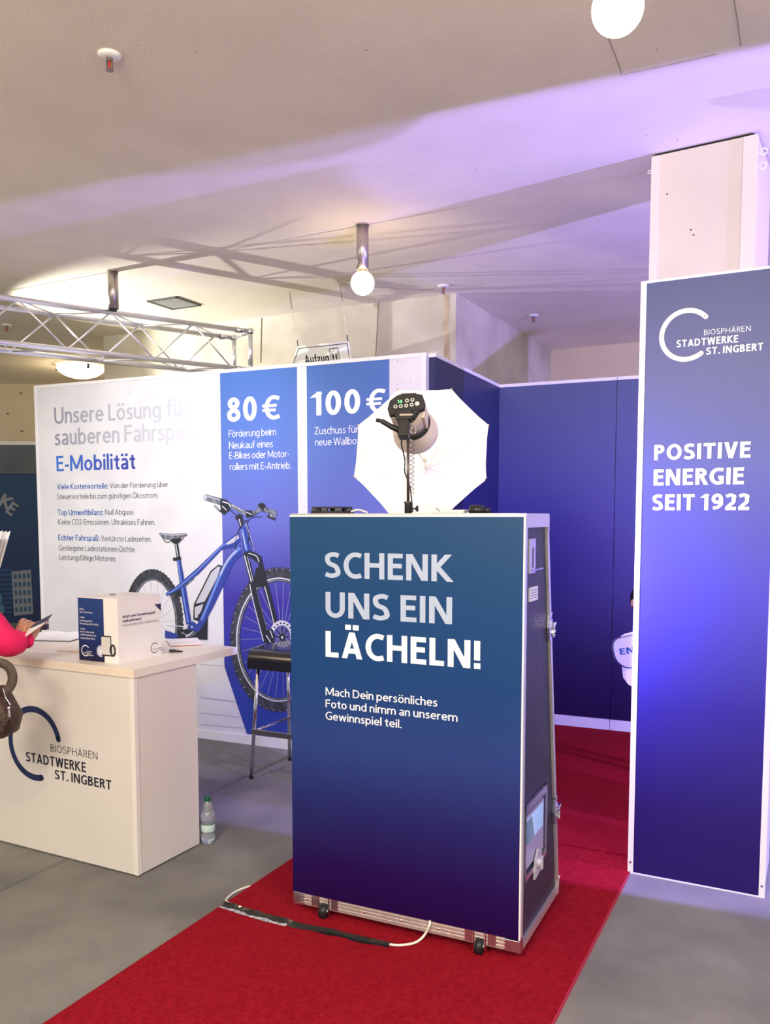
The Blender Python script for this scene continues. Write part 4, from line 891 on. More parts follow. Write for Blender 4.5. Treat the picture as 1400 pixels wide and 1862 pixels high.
# yoke and tilt lever
b = B(); box(b, -0.040, 0.022, -0.02, 0.03, -0.050, -0.012, 0.004); box(b, -0.028, 0.012, -0.02, 0.03, -0.115, -0.048, 0.006); obj('tilt_bracket', b, BLACK, t)
obj('bracket_bar', bx(-0.022, 0.026, -0.024, -0.018, -0.040, -0.033), STEEL, t)
b = B(); tube(b, spline([(-0.028, 0.0, -0.085), (-0.055, -0.01, -0.075), (-0.085, -0.02, -0.060), (-0.108, -0.025, -0.055)], 5), 0.008, 8, rs=[0.011] * 6 + [0.010] * 5 + [0.0075] * 5); obj('tilt_lever', b, BLACK, t, True)
obj('lock_ring', tube(B(), [(0.030 + 0.010 * math.cos(a), -0.018, -0.095 + 0.014 * math.sin(a)) for a in [k * math.pi / 6 for k in range(12)]], 0.0025, 6, True), CHROME, t)
# power and sync leads
b = B(); lead = spline([ony(728, 765, SB.y - 0.05), ony(731, 790, SB.y - 0.03), ony(730, 808, SB.y - 0.02), ony(736, 835, SB.y - 0.015), ony(736, 858, SB.y - 0.015), ony(744, 880, SB.y - 0.02), ony(748, 905, SB.y - 0.02), SB + Vector((0.016, -0.022, 0.004))], 6)
o = obj('power_lead', tube(b, lead, 0.0028, 6), BLACK, None, True); tag(o, 'thin black power lead hanging from the flash head to the case', 'cable')
b = B(); pts = []; y_ = SB.y - 0.012; top = ony(747, 802, y_); bot = ony(746, 897, y_)
for i in range(181):
    u = i / 180; c = top.lerp(bot, u); a = u * 2 * math.pi * 12
    pts.append(c + Vector((0.006 + 0.0075 * math.cos(a), 0.0075 * math.sin(a) - 0.010, 0)))
o = obj('coiled_sync_cord', tube(b, pts, 0.0013, 5), mat('cord_brown', (0.10, 0.07, 0.06), 0.5), None, True); tag(o, 'coiled thin sync cord hanging beside the lamp stand pole', 'cable')
# shoot-through umbrella
qu = AX.to_track_quat('Y', 'Z'); t = UM = bpy.data.objects.new('photo_umbrella', None); col.objects.link(UM); UM.location = HUB; UM.rotation_euler = qu.to_euler()
tag(UM, 'white octagonal shoot-through photo umbrella glowing behind the flash head', 'umbrella')
um = bpy.data.materials.new('umbrella_cloth'); um.use_nodes = True; n, l_ = nodes_of(um); n.remove(n['Principled BSDF'])
df = n.new('ShaderNodeBsdfDiffuse'); tr = n.new('ShaderNodeBsdfTranslucent'); mx = n.new('ShaderNodeMixShader'); mx.inputs[0].default_value = 0.5
df.inputs[0].default_value = (0.93, 0.91, 0.88, 1); tr.inputs[0].default_value = (0.93, 0.91, 0.88, 1)
l_.new(df.outputs[0], mx.inputs[1]); l_.new(tr.outputs[0], mx.inputs[2]); l_.new(mx.outputs[0], n['Material Output'].inputs[0])
rim_c = ony(765, 820, HUB.y - 0.16); RC = qu.to_matrix().inverted() @ (rim_c - HUB)
RR = 0.302; rot0 = R(90 - 23.5)
b = B(); rimv = []; NR = 6
def upt(u, k, f=0.0):   # u 0 hub..1 rim, k corner index
    a = rot0 - 2 * math.pi * (k + f) / 8
    cr = Vector((RR * math.cos(a), RC.y, RR * math.sin(a)))
    if f:
        a0_ = rot0 - 2 * math.pi * k / 8; a1_ = rot0 - 2 * math.pi * (k + 1) / 8
        c0_ = Vector((RR * math.cos(a0_), 0, RR * math.sin(a0_))); c1_ = Vector((RR * math.cos(a1_), 0, RR * math.sin(a1_)))
        cr = c0_.lerp(c1_, f) * (0.985 if 0.2 < f < 0.8 else 0.992); cr.y = RC.y
    r = math.sin(u * math.pi / 2); d = math.cos(u * math.pi / 2)
    off = Vector((RC.x, 0, RC.z)) * u
    return Vector((cr.x * r, RC.y * (1 - d), cr.z * r)) + off
cols = []
for k in range(8):
    for f in (0, 0.25, 0.5, 0.75): cols.append([b.verts.new(upt(i / NR, k, f)) for i in range(1, NR + 1)])
hubv = b.verts.new((0, 0, 0)); n_ = len(cols)
for i in range(n_):
    A_, C_ = cols[i], cols[(i + 1) % n_]; b.faces.new((hubv, A_[0], C_[0]))
    for j in range(NR - 1): b.faces.new((A_[j], A_[j + 1], C_[j + 1], C_[j]))
obj('canopy', b, um, t, True)
ribm = mat('rib_cream', (0.7, 0.66, 0.6), 0.4, metal=0.3)
for k in range(8):
    rbm = tube(B(), [upt(i / 6, k) + Vector((0, -0.002, 0)) for i in range(7)], 0.0010, 5)
    r0 = obj('rib', rbm, ribm, t, True); e = upt(1.0, k); obj('rib_tip', sph(B(), e, 0.0042, u=10, v=8), mat('tip_brown', (0.35, 0.28, 0.22), 0.4), r0)
    obj('strut', cy(upt(0.5, k), Vector((0, -0.10, 0)) , 0.0009, seg=5), ribm, r0)
sh0 = qu.to_matrix().inverted() @ (HD + qu.to_matrix() @ Vector((0.0, 0.12, -0.075)) - HUB)
obj('shaft', cy((0, 0.012, 0), sh0, 0.0035), ribm, t, True); obj('ferrule', cy((0, 0.02, 0), (0, -0.012, 0), 0.006), ribm, t); obj('runner', cy((0, -0.094, -0.0), (0, -0.108, -0.0), 0.007), mat('runner_brown', (0.3, 0.25, 0.2), 0.5), t)

# ============================================================ RECEPTION COUNTER
CT = Fr(-1.062, 3.545, 27.3)
ZK = 0.905
clam = mat('counter_laminate', (0.72, 0.68, 0.63), 0.42, noise=0.01, nscale=4)
t = thing('reception_counter', 'white reception counter with a dark ring logo on its front', 'counter', CT)
obj('front_board', bx(-1.25, -0.0, 0, 0.02, 0.008, ZK - 0.036), clam, t)
obj('side_board', bx(-0.02, 0.0, 0.02, 0.405, 0.008, ZK - 0.036), clam, t)
obj('side_board', bx(-1.25, -1.23, 0.02, 0.405, 0.008, ZK - 0.036), clam, t)
obj('shelf', bx(-1.23, -0.02, 0.02, 0.40, 0.44, 0.46), clam, t)
obj('corner_strip', bx(-0.022, 0.003, -0.002, 0.02, 0.008, ZK - 0.036), mat('strip_white', (0.80, 0.76, 0.72), 0.35), t)
obj('plinth', bx(-1.22, -0.03, 0.03, 0.38, 0, 0.008), BLACKM, t)
ctop = obj('counter_top', bx(-1.28, 0.008, -0.006, 0.70, ZK - 0.036, ZK), mat('counter_top_white', (0.80, 0.75, 0.68), 0.35), t)
obj('edge_band', bx(-1.28, 0.0095, -0.0075, 0.0, ZK - 0.036, ZK - 0.001), mat('edge_band_cream', (0.78, 0.68, 0.55), 0.4), ctop)
b = B()
cP = dict(c=(57, 1363), l=(15, 1357), a=(20, 322), k=0.83, t1=(92, 177, 1366, 1353), t2=(47.5, 155.5, 1384, 1367), t3=(100, 202, 1416, 1399.5))
cx_, cz_ = CT.front(60, 1353, -0.001); lx, _ = CT.front(15.5, 1349, -0.001); r1 = abs(cx_ - lx)
ztop = CT.front(55, 1283, -0.001)[1]; zbot = CT.front(72, 1421, -0.001)[1]; r1 = (ztop - zbot) / 2; cz_ = (ztop + zbot) / 2; cx_ = CT.front(15.5, 1350, -0.001)[0] + r1
lg = B(); arc_ring(lg, cx_, cz_, r1 * 0.835, r1, R(14), R(284), -0.0012); obj('logo_ring', lg, INKN, t)
lg = B()
for s, k, wg, sp_ in (('BIOSPHÄREN', 't1', -0.02, 1.12), ('STADTWERKE', 't2', 0.06, 1.03), ('ST. INGBERT', 't3', 0.06, 1.03)): txpx(lg, CT, s, *cP[k], -0.0012, wg, sp_)
obj('lettering', lg, mat('black_ink', (0.015, 0.015, 0.03), 0.5), t)

# ---- raffle box
bc = onz(216, 1207, ZK); RB = Fr(bc.x, bc.y, 27.0, ZK)
bw, bd, bh = 0.235, 0.27, 0.282
t = thing('raffle_box', 'white and navy cardboard raffle box standing on the counter', 'box', RB)
card = mat('white_card', (0.80, 0.77, 0.74), 0.6, noise=0.015, nscale=10)
obj('carton', bx(-bw, 0, 0, bd, 0, bh), card, t)
lid = obj('lid', bx(-bw - 0.001, 0.001, -0.001, bd + 0.001, bh, bh + 0.004), mat('lid_card', (0.82, 0.81, 0.8), 0.6), t)
obj('slot_button', lathe(B(), [(0.014, 0), (0.014, 0.004), (0.010, 0.006)], c=(-bw + 0.09, 0.12, bh + 0.004), seg=16), mat('stud_grey', (0.2, 0.22, 0.2), 0.5), lid)
b = B(); letters(b, 'Gewinnspielkarten', -0.13, -0.01, 0.16, 0.02, bh + 0.0045, 0.0, 'z'); obj('lid_print', b, mat('pale_green_ink', (0.45, 0.5, 0.45), 0.6), lid)
ng = grad('box_navy', [(0, (0.008, 0.006, 0.04)), (0.4, (0.010, 0.03, 0.14)), (1, (0.015, 0.055, 0.20))], 2, 0, bh)
obj('navy_label', bx(-bw - 0.0006, -bw + 0.152, -0.0012, 0.001, 0.0, bh - 0.001), ng, t)
b = B(); fx = lambda px, py: RB.front(px, py, -0.002)
def bt_(s, x0, x1, yb, h, wg=0.0):
    txpx(b, RB, s, x0, x1, yb, yb - h, -0.002, wg)
bt_('1. Preis', 144, 152.5, 1108.5, 3, 0.03); bt_('1 der „Strom für ein"', 144.5, 168.5, 1114, 3)
bt_('2. Preis', 144.8, 153.5, 1123.5, 3, 0.03); bt_('ein Notebook 13,3"', 145, 168, 1129.5, 3); bt_('Retina Display, Wi-Fi, 256 GB', 145.5, 178.5, 1135, 3)
bt_('3. Preis', 146, 154.5, 1144.5, 3, 0.03); bt_('eine Uhr mit', 146, 171, 1149.5, 3); bt_('Aluminiumgehäuse und', 146.3, 174, 1155, 3); bt_('Sportarmband, 45 mm', 146.5, 173, 1161, 3)
x0_, z0_ = fx(155.5, 1183); xx_, _ = fx(148, 1183); arc_ring(b, x0_, z0_, abs(x0_ - xx_) * 0.85, abs(x0_ - xx_), R(40), R(310), -0.002)
bt_('BIOSPHÄREN', 157, 167, 1185, 1.5); bt_('STADTWERKE', 151.5, 165, 1188, 2, 0.03); bt_('ST. INGBERT', 157.5, 170, 1192, 2, 0.03)
obj('white_print', b, INKW, t)
b = B(); c_ = fx(183, 1184); b.faces.new([b.verts.new((c_[0] + 0.024 * math.cos(a), -0.0022, c_[1] + 0.026 * math.sin(a))) for a in [k * math.pi / 12 for k in range(24)]]); bd_ = obj('round_badge', b, mat('badge_lilac', (0.45, 0.45, 0.60), 0.6), t)
b = B(); arc_ring(b, c_[0], c_[1], 0.014, 0.0165, 0, 2 * math.pi, -0.0026, caps=False); box(b, c_[0] - 0.006, c_[0] + 0.006, -0.0028, -0.0024, c_[1] - 0.006, c_[1] + 0.004); box(b, c_[0] - 0.005, c_[0] - 0.003, -0.0028, -0.0024, c_[1] + 0.004, c_[1] + 0.010); box(b, c_[0] + 0.003, c_[0] + 0.005, -0.0028, -0.0024, c_[1] + 0.004, c_[1] + 0.010); box(b, c_[0] - 0.0015, c_[0] + 0.0015, -0.0028, -0.0024, c_[1] - 0.013, c_[1] - 0.006)
obj('plug_symbol', b, INKW, bd_)
tb0 = fx(185, 1192); tb1 = fx(201.5, 1157)
b = B(); box(b, tb0[0], tb1[0], -0.0024, -0.0005, tb0[1], tb1[1]); tp = obj('printed_tablet', b, BLACK, t)
b = B(); box(b, tb0[0] + 0.001, tb1[0] - 0.003, -0.003, -0.0022, tb0[1] + 0.006, tb1[1] - 0.005); obj('tablet_screen', b, mat('screen_grey', (0.62, 0.6, 0.58), 0.5), tp)
c_ = fx(205.5, 1183); b = B()
pts = [(c_[0] + 0.0125 * math.cos(a), -0.0032, c_[1] + 0.024 * math.sin(a)) for a in [k * math.pi / 10 for k in range(20)]]
tube(b, pts, 0.004, 6, True); box(b, c_[0] - 0.018, c_[0] - 0.008, -0.004, -0.001, c_[1] - 0.012, c_[1] + 0.014); obj('printed_watch', b, BLACK, t)
# right face print
b = B(); sd1 = lambda px, py: RB.side(px, py, 0.001)
for s, x0, x1, yb, yt, wg in (('Jetzt am Gewinnspiel', 222, 282, 1124, 1119, 0.04), ('teilnehmen!', 222.5, 256.5, 1132, 1127, 0.04)): txpx(b, RB, s, x0, x1, yb, yt, 0, wg, side=0.001)
tri = [sd1(281, 1099), sd1(292.5, 1097.5), sd1(292.5, 1111)]; b.faces.new([b.verts.new((0.0015, *q)) for q in tri])
c_ = sd1(281, 1178); l1 = sd1(273.5, 1179); rr = abs(c_[0] - l1[0]) * 0.9; arc_ring(b, c_[0], c_[1], rr * 0.86, rr, R(40), R(310), 0.0015, axis='x')
txpx(b, RB, 'STADTWERKE', 278, 293.5, 1181.5, 1179.5, 0, 0.02, side=0.001); txpx(b, RB, 'ST. INGBERT', 285, 299, 1184, 1182, 0, 0.02, side=0.001)
obj('dark_print', b, mat('violet_ink', (0.04, 0.03, 0.10), 0.5), t)
b = B(); txpx(b, RB, 'Karte bitte hier einwerfen', 222.5, 288, 1140, 1135, 0, -0.004, side=0.001); obj('grey_print', b, mat('grey_ink', (0.30, 0.29, 0.30), 0.5), t)

# ---- papers and small things on the counter
def sheet(name, label, cat, px, py, wd_, dp, th, rot, m, grp=None):
    p = onz(px, py, ZK); o = obj(name, bx(-wd_ / 2, wd_ / 2, -dp / 2, dp / 2, 0.0006, th), m); o.location = (p.x, p.y, ZK); o.rotation_euler = (0, 0, R(rot)); return tag(o, label, cat, grp)
paper = mat('paper_white', (0.83, 0.83, 0.84), 0.7)
p = onz(98, 1159, ZK)
t = thing('open_magazine', 'thick open white magazine with dark lower edge, left on counter', 'magazine', loc=(p.x, p.y, ZK), rotz=-R(8))
obj('cover', bx(-0.17, 0.17, -0.14, 0.14, 0.0005, 0.004), mat('cover_dark', (0.05, 0.06, 0.07), 0.5), t)
for s in (-1, 1):
    b = B(); pr = [(0.001 * s, 0.004), (0.001 * s, 0.008), (0.05 * s, 0.014), (0.10 * s, 0.012), (0.165 * s, 0.006), (0.165 * s, 0.004)]
    prism(b, pr, -0.135, 0.138); obj('page_block', b, paper, t)
sheet('flyer', 'single thin flyer lying near the front edge of the counter', 'flyer', 75, 1185, 0.30, 0.09, 0.0022, -14, paper)
sheet('pencil_case', 'slim beige card strip tucked against the raffle box', 'card strip', 130, 1186, 0.14, 0.018, 0.006, -10, mat('strip_beige', (0.62, 0.50, 0.40), 0.6))
p = onz(335, 1169, ZK)
t = thing('clipboard', 'white paper stack with a red lower edge right of the raffle box', 'paper stack', loc=(p.x, p.y, ZK), rotz=-R(70))
obj('red_cover', bx(-0.105, 0.105, -0.08, 0.08, 0.0005, 0.003), mat('cover_red', (0.35, 0.03, 0.03), 0.5), t); obj('page_block', bx(-0.103, 0.103, -0.079, 0.079, 0.003, 0.009), paper, t)
p = onz(319, 1186, ZK)
t = thing('key_bunch', 'small black keys and clips beside the raffle box', 'keys', loc=(p.x, p.y, ZK))
b = B(); box(b, -0.028, 0.0, -0.012, 0.012, 0.0006, 0.014, 0.002); obj('key_fob', b, BLACK, t)
b = B(); box(b, -0.002, 0.03, -0.004, 0.004, 0.001, 0.006, M=Matrix.Rotation(0.3, 4, 'Z')); box(b, 0.0, 0.036, -0.004, 0.003, 0.004, 0.009, M=Matrix.Rotation(-0.25, 4, 'Z')); obj('key_blade', b, BLACK, t)
obj('key_ring', tube(B(), [(0.005 + 0.012 * math.cos(a), 0.012 * math.sin(a), 0.013) for a in [k * math.pi / 8 for k in range(16)]], 0.0012, 5, True), ZINC, t)
p = onz(70, 1146, ZK)
o = obj('card_reader', bx(-0.035, 0.035, -0.02, 0.02, 0.0006, 0.035, bev=0.003), BLACK); o.location = (p.x + 0.01, p.y + 0.02, ZK); tag(o, 'small black box behind the brochure held in the hands', 'box')
# brochures fanned in an acrylic stand at the left
bp_ = Vector((-2.02, 4.27, ZK))
t = thing('literature_stand', 'small grey counter stand under the fanned leaflets at the left frame edge', 'stand', loc=bp_)
gs = mat('stand_grey', (0.35, 0.35, 0.36), 0.4, metal=0.4)
obj('base', lathe(B(), [(0.09, 0.001), (0.09, 0.008), (0.02, 0.014)]), gs, t); obj('post', cy((0, 0, 0.01), (0, 0, 1.14 - ZK), 0.012), gs, t)
obj('tray', bx(-0.12, 0.06, -0.14, 0.02, 1.13 - ZK, 1.137 - ZK), gs, t); obj('tray_back', bx(-0.12, 0.03, 0.012, 0.018, 1.137 - ZK, 1.24 - ZK), gs, t); obj('tray_lip', bx(-0.12, 0.06, -0.14, -0.134, 1.137 - ZK, 1.16 - ZK), gs, t)
for i in range(4):
    pr = ony(-2 + 7.0 * i, 964 + 0.5 * i, 4.18 + 0.03 * i); pl = ony(-34 + 7.0 * i, 1078, 4.16 + 0.03 * i)
    w_ = Vector((-0.10, 0.03, 0.0)); b = B(); th_ = Vector((0.0, 0.003, 0))
    tops = [pr, pr + w_ + Vector((0, 0, -0.035)), pl + w_ + Vector((0, 0, -0.035)), pl]
    A_ = [b.verts.new(q) for q in tops]; C_ = [b.verts.new(q + th_) for q in tops]; b.faces.new(A_); b.faces.new(C_[::-1])
    for k in range(4): b.faces.new((A_[k], C_[k], C_[(k + 1) % 4], A_[(k + 1) % 4]))
    o = obj('brochure', b, mat('brochure_grey%d' % (i % 2), ((0.62, 0.60, 0.58), (0.80, 0.78, 0.78))[i % 2], 0.6)); tag(o, ('grey leaflet at the left frame edge, hindmost left of the leaning fan', 'white leaflet second from the left in the leaning fan at the left edge', 'grey leaflet second from the right in the leaning fan at the left edge', 'white leaflet outermost right of the leaning fan at the left edge')[i], 'leaflet', 'fanned leaflets at the left edge')

# ============================================================ WATER BOTTLE
p = onz(375, 1533, 0); t = thing('water_bottle', 'clear plastic water bottle with green cap beside the counter', 'bottle', loc=(p.x + 0.008, p.y + 0.01, 0))
pet = mat('clear_plastic', (0.90, 0.95, 0.97), 0.06, trans=0.85)
prof = [(0.026, 0.001), (0.033, 0.007), (0.037, 0.025), (0.036, 0.045), (0.031, 0.054), (0.036, 0.062), (0.036, 0.105), (0.032, 0.112), (0.037, 0.122), (0.038, 0.145), (0.034, 0.158), (0.027, 0.168), (0.026, 0.190), (0.020, 0.208), (0.0125, 0.218), (0.0125, 0.225)]
prof = [(r * 0.92, z * 0.93) for r, z in prof]
obj('bottle_body', lathe(B(), prof, seg=28), pet, t, True); obj('water', lathe(B(), [(r * 0.93, z + 0.002) for r, z in prof[:6]], seg=28), mat('water', (0.9, 0.97, 1), 0.02, trans=0.9), t, True)
b = B(); lathe(b, [(0.0338, 0.060), (0.0340, 0.0605), (0.0340, 0.096), (0.0338, 0.0965)], seg=28); lb = obj('paper_label', b, mat('bottle_label', (0.55, 0.72, 0.65), 0.5), t, True)
b = B(); lathe(b, [(0.0343, 0.094), (0.0343, 0.097)], seg=28); obj('label_band', b, mat('band_teal', (0.05, 0.14, 0.13), 0.5), lb)
obj('cap', lathe(B(), [(0.0150, 0.204), (0.0155, 0.206), (0.0155, 0.222), (0.0140, 0.224)], seg=24), mat('cap_green', (0.005, 0.09, 0.035), 0.4), t, True)

# ============================================================ BAR STOOL
fa = onz(456.5, 1416, 0); SF = Fr(fa.x, fa.y, 26.5)
t = thing('bar_stool', 'bar stool with black curved seat and chrome legs by the bicycle wall', 'stool', SF)
SW = 0.40; ZS = 0.775
pr = []
for a in range(0, 100, 12): pr.append((0.06 - 0.06 * math.cos(R(90 - a)) - 0.0, 0))
topc = [(0.40, ZS), (0.06, ZS)] + [(0.06 - 0.07 * math.sin(R(a)), ZS - 0.07 + 0.07 * math.cos(R(a))) for a in range(10, 91, 10)] + [(-0.01, ZS - 0.115), (0.002, ZS - 0.118)]
inn = [(0.004, ZS - 0.07)] + [(0.06 - 0.056 * math.sin(R(a)), ZS - 0.07 + 0.056 * math.cos(R(a))) for a in range(80, 9, -10)] + [(0.06, ZS - 0.016), (0.40, ZS - 0.016)]
obj('seat', prism(B(), topc + inn, -0.01, SW + 0.01, 'x'), mat('seat_black', (0.012, 0.013, 0.016), 0.22, coat=0.5), t)
for (x, y) in ((0, 0), (SW, 0), (0, 0.42), (SW, 0.42)):
    xt = 0.045 if x == 0 else SW - 0.045; yt_ = 0.035 if y == 0 else 0.34
    obj('leg', cy((x, y, 0.004), (xt, yt_, ZS - 0.02 if y else ZS - 0.016), 0.011, seg=14), CHROME, t, True)
    obj('foot_cap', cy((x, y, 0), (x, y, 0.012), 0.013), BLACKM, t)
def lg_(x, y, z): xt = 0.045 if x == 0 else SW - 0.045; yt_ = 0.035 if y == 0 else 0.34; f = z / ZS; return (x + (xt - x) * f, y + (yt_ - y) * f, z)
a_, c_ = lg_(0, 0, 0.285), lg_(SW, 0, 0.285); obj('footrest', bx(a_[0] - 0.012, c_[0] + 0.012, a_[1] - 0.014, a_[1] + 0.006, 0.27, 0.30, bev=0.003), STEEL, t)
for x in (0, SW): obj('side_rung', cy(lg_(x, 0, 0.285), lg_(x, 0.42, 0.285), 0.008), CHROME, t, True)
obj('rear_rung', cy(lg_(0, 0.42, 0.285), lg_(SW, 0.42, 0.285), 0.008), CHROME, t, True)

# ============================================================ CABLE AND TAPE ON THE CARPET
tape_pts = [onz(x, y, 0.011) for x, y in ((409, 1642), (440, 1652), (480, 1664), (520, 1674), (545, 1682), (600, 1693), (650, 1705), (709, 1717))]
sp = spline(tape_pts, 6); b = B(); pv = None
for i, p_ in enumerate(sp):
    d = (sp[min(i + 1, len(sp) - 1)] - sp[max(i - 1, 0)]).normalized(); s = Vector((-d.y, d.x, 0)); hw = 0.021 + 0.004 * math.sin(i * 0.9) + random.uniform(-0.0015, 0.0015)
    row = [b.verts.new(p_ + s * (hw * k) + Vector((0, 0, zz + random.uniform(0, 0.0012)))) for k, zz in ((-1, -0.0035), (-0.5, 0.0), (0, 0.0085), (0.45, 0.001), (1, -0.0035))]
    if pv:
        for k in range(4): b.faces.new((pv[k], row[k], row[k + 1], pv[k + 1]))
    pv = row
o = obj('black_tape', b, mat('tape_black', (0.012, 0.012, 0.013), 0.22, noise=0.3, nscale=60, coat=0.3), None); tag(o, 'glossy black tape strip covering the cable across the red carpet', 'tape')
b = B(); pv = None
for i in range(0, len(sp) // 2):
    p_ = sp[i]; d = (sp[i + 1] - p_).normalized(); s = Vector((-d.y, d.x, 0)); r0_ = [b.verts.new(p_ - s * (k + random.uniform(-0.003, 0.003)) + Vector((0, 0, zz + random.uniform(0, 0.001)))) for k, zz in ((0.012, -0.0025), (0.034, -0.0032))]
    if pv: b.faces.new((pv[0], r0_[0], r0_[1], pv[1]))
    pv = r0_
o = obj('silver_tape', b, mat('tape_silver', (0.55, 0.56, 0.55), 0.35, metal=0.4, noise=0.4, nscale=50)); tag(o, 'crinkled silver tape along the left half of the black tape', 'tape')
b = B(); cp = [onz(440, 1616, 0.005), onz(424, 1624, 0.006), onz(411, 1637, 0.010), onz(420, 1644, 0.011)] + [p_ + Vector((0, 0, -0.0005)) for p_ in tape_pts[1:]] + [onz(735, 1718, 0.012), onz(757, 1713, 0.014), onz(772, 1700, 0.03), FC.w(FC.front(782, 1682, -0.016)[0], -0.02, 0.075), FC.w(FC.front(781, 1680, -0.002)[0], -0.001, 0.083)]
cp = [onz(456, 1611, 0.0045)] + cp
o = obj('white_cable', tube(b, spline(cp, 6), 0.0046, 8), mat('cable_white', (0.82, 0.80, 0.74), 0.4), None, True); tag(o, 'white power cable curving from under the case to the tape', 'cable')

# ============================================================ LIFT SIGN
s1, s2 = onz(526, 530, CEIL), onz(618, 517, CEIL)
sx = (s2 - s1).normalized(); bk = Vector((-sx.y, sx.x, 0)); bk = bk if bk.y > 0 else -bk
tl = None
dn = (bk * 0.30 + Vector((0, 0, -1))).normalized()
SO = s1 + dn * 0.405
t = bpy.data.objects.new('lift_sign', None); col.objects.link(t)
Mx = Matrix((sx, -dn.cross(sx) * -1 if False else (-dn).cross(sx) * -1, -dn)).transposed()
ey_ = (-dn).cross(sx); Mx = Matrix((sx, ey_, -dn)).transposed()
t.location = SO; t.rotation_euler = Mx.to_euler(); tag(t, 'white hanging sign with black border reading Aufzug, pointing left', 'sign')
dist = (s2 - s1).length
iy = 1 if ey_.y > 0 else -1
fy = lambda v: v * iy
SG = [(-0.005, -0.0), (dist + 0.012, -0.0), (dist + 0.012, -0.28), (-0.005, -0.28), (-0.088, -0.14)]
obj('plate', prism(B(), SG, 0, fy(-0.006)), mat('sign_white', (0.86, 0.87, 0.86), 0.4), t)
def outline(bm, pts, wd_, y):
    n = len(pts); cx_ = sum(p[0] for p in pts) / n; cz_ = sum(p[1] for p in pts) / n
    cen = Vector((cx_, cz_)); ins = []
    P = [Vector(p) for p in pts]
    def inset(dst):
        out = []
        for i in range(n):
            p0, p1, p2 = P[i - 1], P[i], P[(i + 1) % n]; d1 = (p1 - p0).normalized(); d2 = (p2 - p1).normalized()
            n1 = Vector((-d1.y, d1.x)); n2 = Vector((-d2.y, d2.x))
            if n1.dot(cen - p1) < 0: n1 = -n1
            if n2.dot(cen - p1) < 0: n2 = -n2
            m_ = (n1 + n2); m_ = m_ / (m_.length_squared / 2); out.append(p1 + m_ * dst)
        return out
    a = inset(0.014); c = inset(0.014 + wd_); A_ = [bm.verts.new((p.x, y, p.y)) for p in a]; C_ = [bm.verts.new((p.x, y, p.y)) for p in c]
    for i in range(n): bm.faces.new((A_[i], A_[(i + 1) % n], C_[(i + 1) % n], C_[i]))
b = B(); yf = fy(-0.007); outline(b, SG, 0.005, yf)
letters(b, 'Aufzug', 0.045, 0.262, -0.135, 0.062, yf, 0.06)
obj('sign_print', b, mat('sign_black', (0.01, 0.01, 0.012), 0.5), t)
b = B(); x0_, x1_ = 0.275, 0.355
for a_ in ((x0_, x1_, -0.045, -0.040), (x0_, x1_, -0.165, -0.160), (x0_, x0_ + 0.005, -0.165, -0.04), (x1_ - 0.005, x1_, -0.165, -0.04), (x0_ + 0.014, x0_ + 0.016, -0.15, -0.06), (x1_ - 0.016, x1_ - 0.014, -0.15, -0.06), (x0_ + 0.02, x1_ - 0.02, -0.067, -0.066)): box(b, a_[0], a_[1], yf, yf * 0.98, a_[2], a_[3])
for xx in (0.302, 0.328):
    sph(b, (xx, yf, -0.082), 0.005, (1, 0.1, 1), 10, 6); box(b, xx - 0.007, xx + 0.007, yf, yf * 0.98, -0.12, -0.089)
box(b, 0.299, 0.305, yf, yf * 0.98, -0.145, -0.12); box(b, 0.325, 0.331, yf, yf * 0.98, -0.145, -0.12); sph(b, (0.315, yf, -0.053), 0.004, (1, 0.1, 1), 8, 6)
obj('lift_symbol', b, MATS['sign_black'], t)
for i, (q, xx) in enumerate(((s1, 0.0), (s2, dist))):
    cb = B(); n_l = 6; ll = 0.024
    for k in range(n_l):
        zc_ = 0.405 - 0.012 - k * 0.020
        pts = [((xx + 0.005 * math.cos(a)) if k % 2 == 0 else xx, (0 if k % 2 == 0 else 0.005 * math.cos(a)), zc_ + 0.012 * math.sin(a)) for a in [j * math.pi / 5 for j in range(10)]]
        tube(cb, pts, 0.0018, 5, True)
    obj('chain', cb, mat('chain_steel', (0.3, 0.28, 0.26), 0.4, metal=0.8), t)
    obj('wire', cy((xx, 0, 0.275), (xx, 0, 0.04), 0.0016, seg=6), FRAMEW, t); obj('snap_hook', cy((xx, 0, 0.045), (xx, 0, 0.0), 0.0042), mat('hook_dark', (0.06, 0.06, 0.07), 0.4, metal=0.6), t)

# ============================================================ NEIGHBOURING STAND (far left)
NB = Fr(*ony(70, 900, 9.6).xy, -3.0)
t = thing('neighbour_stand_wall', 'dark blue wall of the neighbouring stand with printed tower block, far left', 'display wall', NB)
zt_ = NB.front(66, 803)[1]; zg = NB.front(66, 862)[1]; zl = NB.front(60, 1132)[1]
nbg = grad('neighbour_blue', [(0, (0.006, 0.02, 0.085)), (0.5, (0.008, 0.035, 0.12)), (1, (0.010, 0.055, 0.14))], 2, zl, zg)
obj('blue_panel', bx(-1.6, 0.25, 0, 0.05, zl, zg), nbg, t); obj('grey_header', bx(-1.6, 0.25, -0.03, 0.05, zg, zt_ - 0.04), mat('header_grey', (0.10, 0.12, 0.14), 0.6, noise=0.15, nscale=2), t)
obj('top_rail', bx(-1.6, 0.25, -0.04, 0.06, zt_ - 0.04, zt_), FRAMEW, t); obj('base_board', bx(-1.6, 0.25, -0.02, 0.05, 0, zl), mat('base_grey', (0.10, 0.11, 0.12), 0.7), t)
b = B(); inkm = mat('muted_white_ink', (0.26, 0.28, 0.32), 0.6)
x_, z_ = NB.front(-4, 918, -0.002); letters(b, 'K', x_, x_ + 0.13, z_, 0.15, -0.003, 0.08, rot=R(-30))
x_, z_ = NB.front(9, 931, -0.002); letters(b, 'E', x_, x_ + 0.085, z_, 0.15, -0.003, 0.08, rot=R(-35))
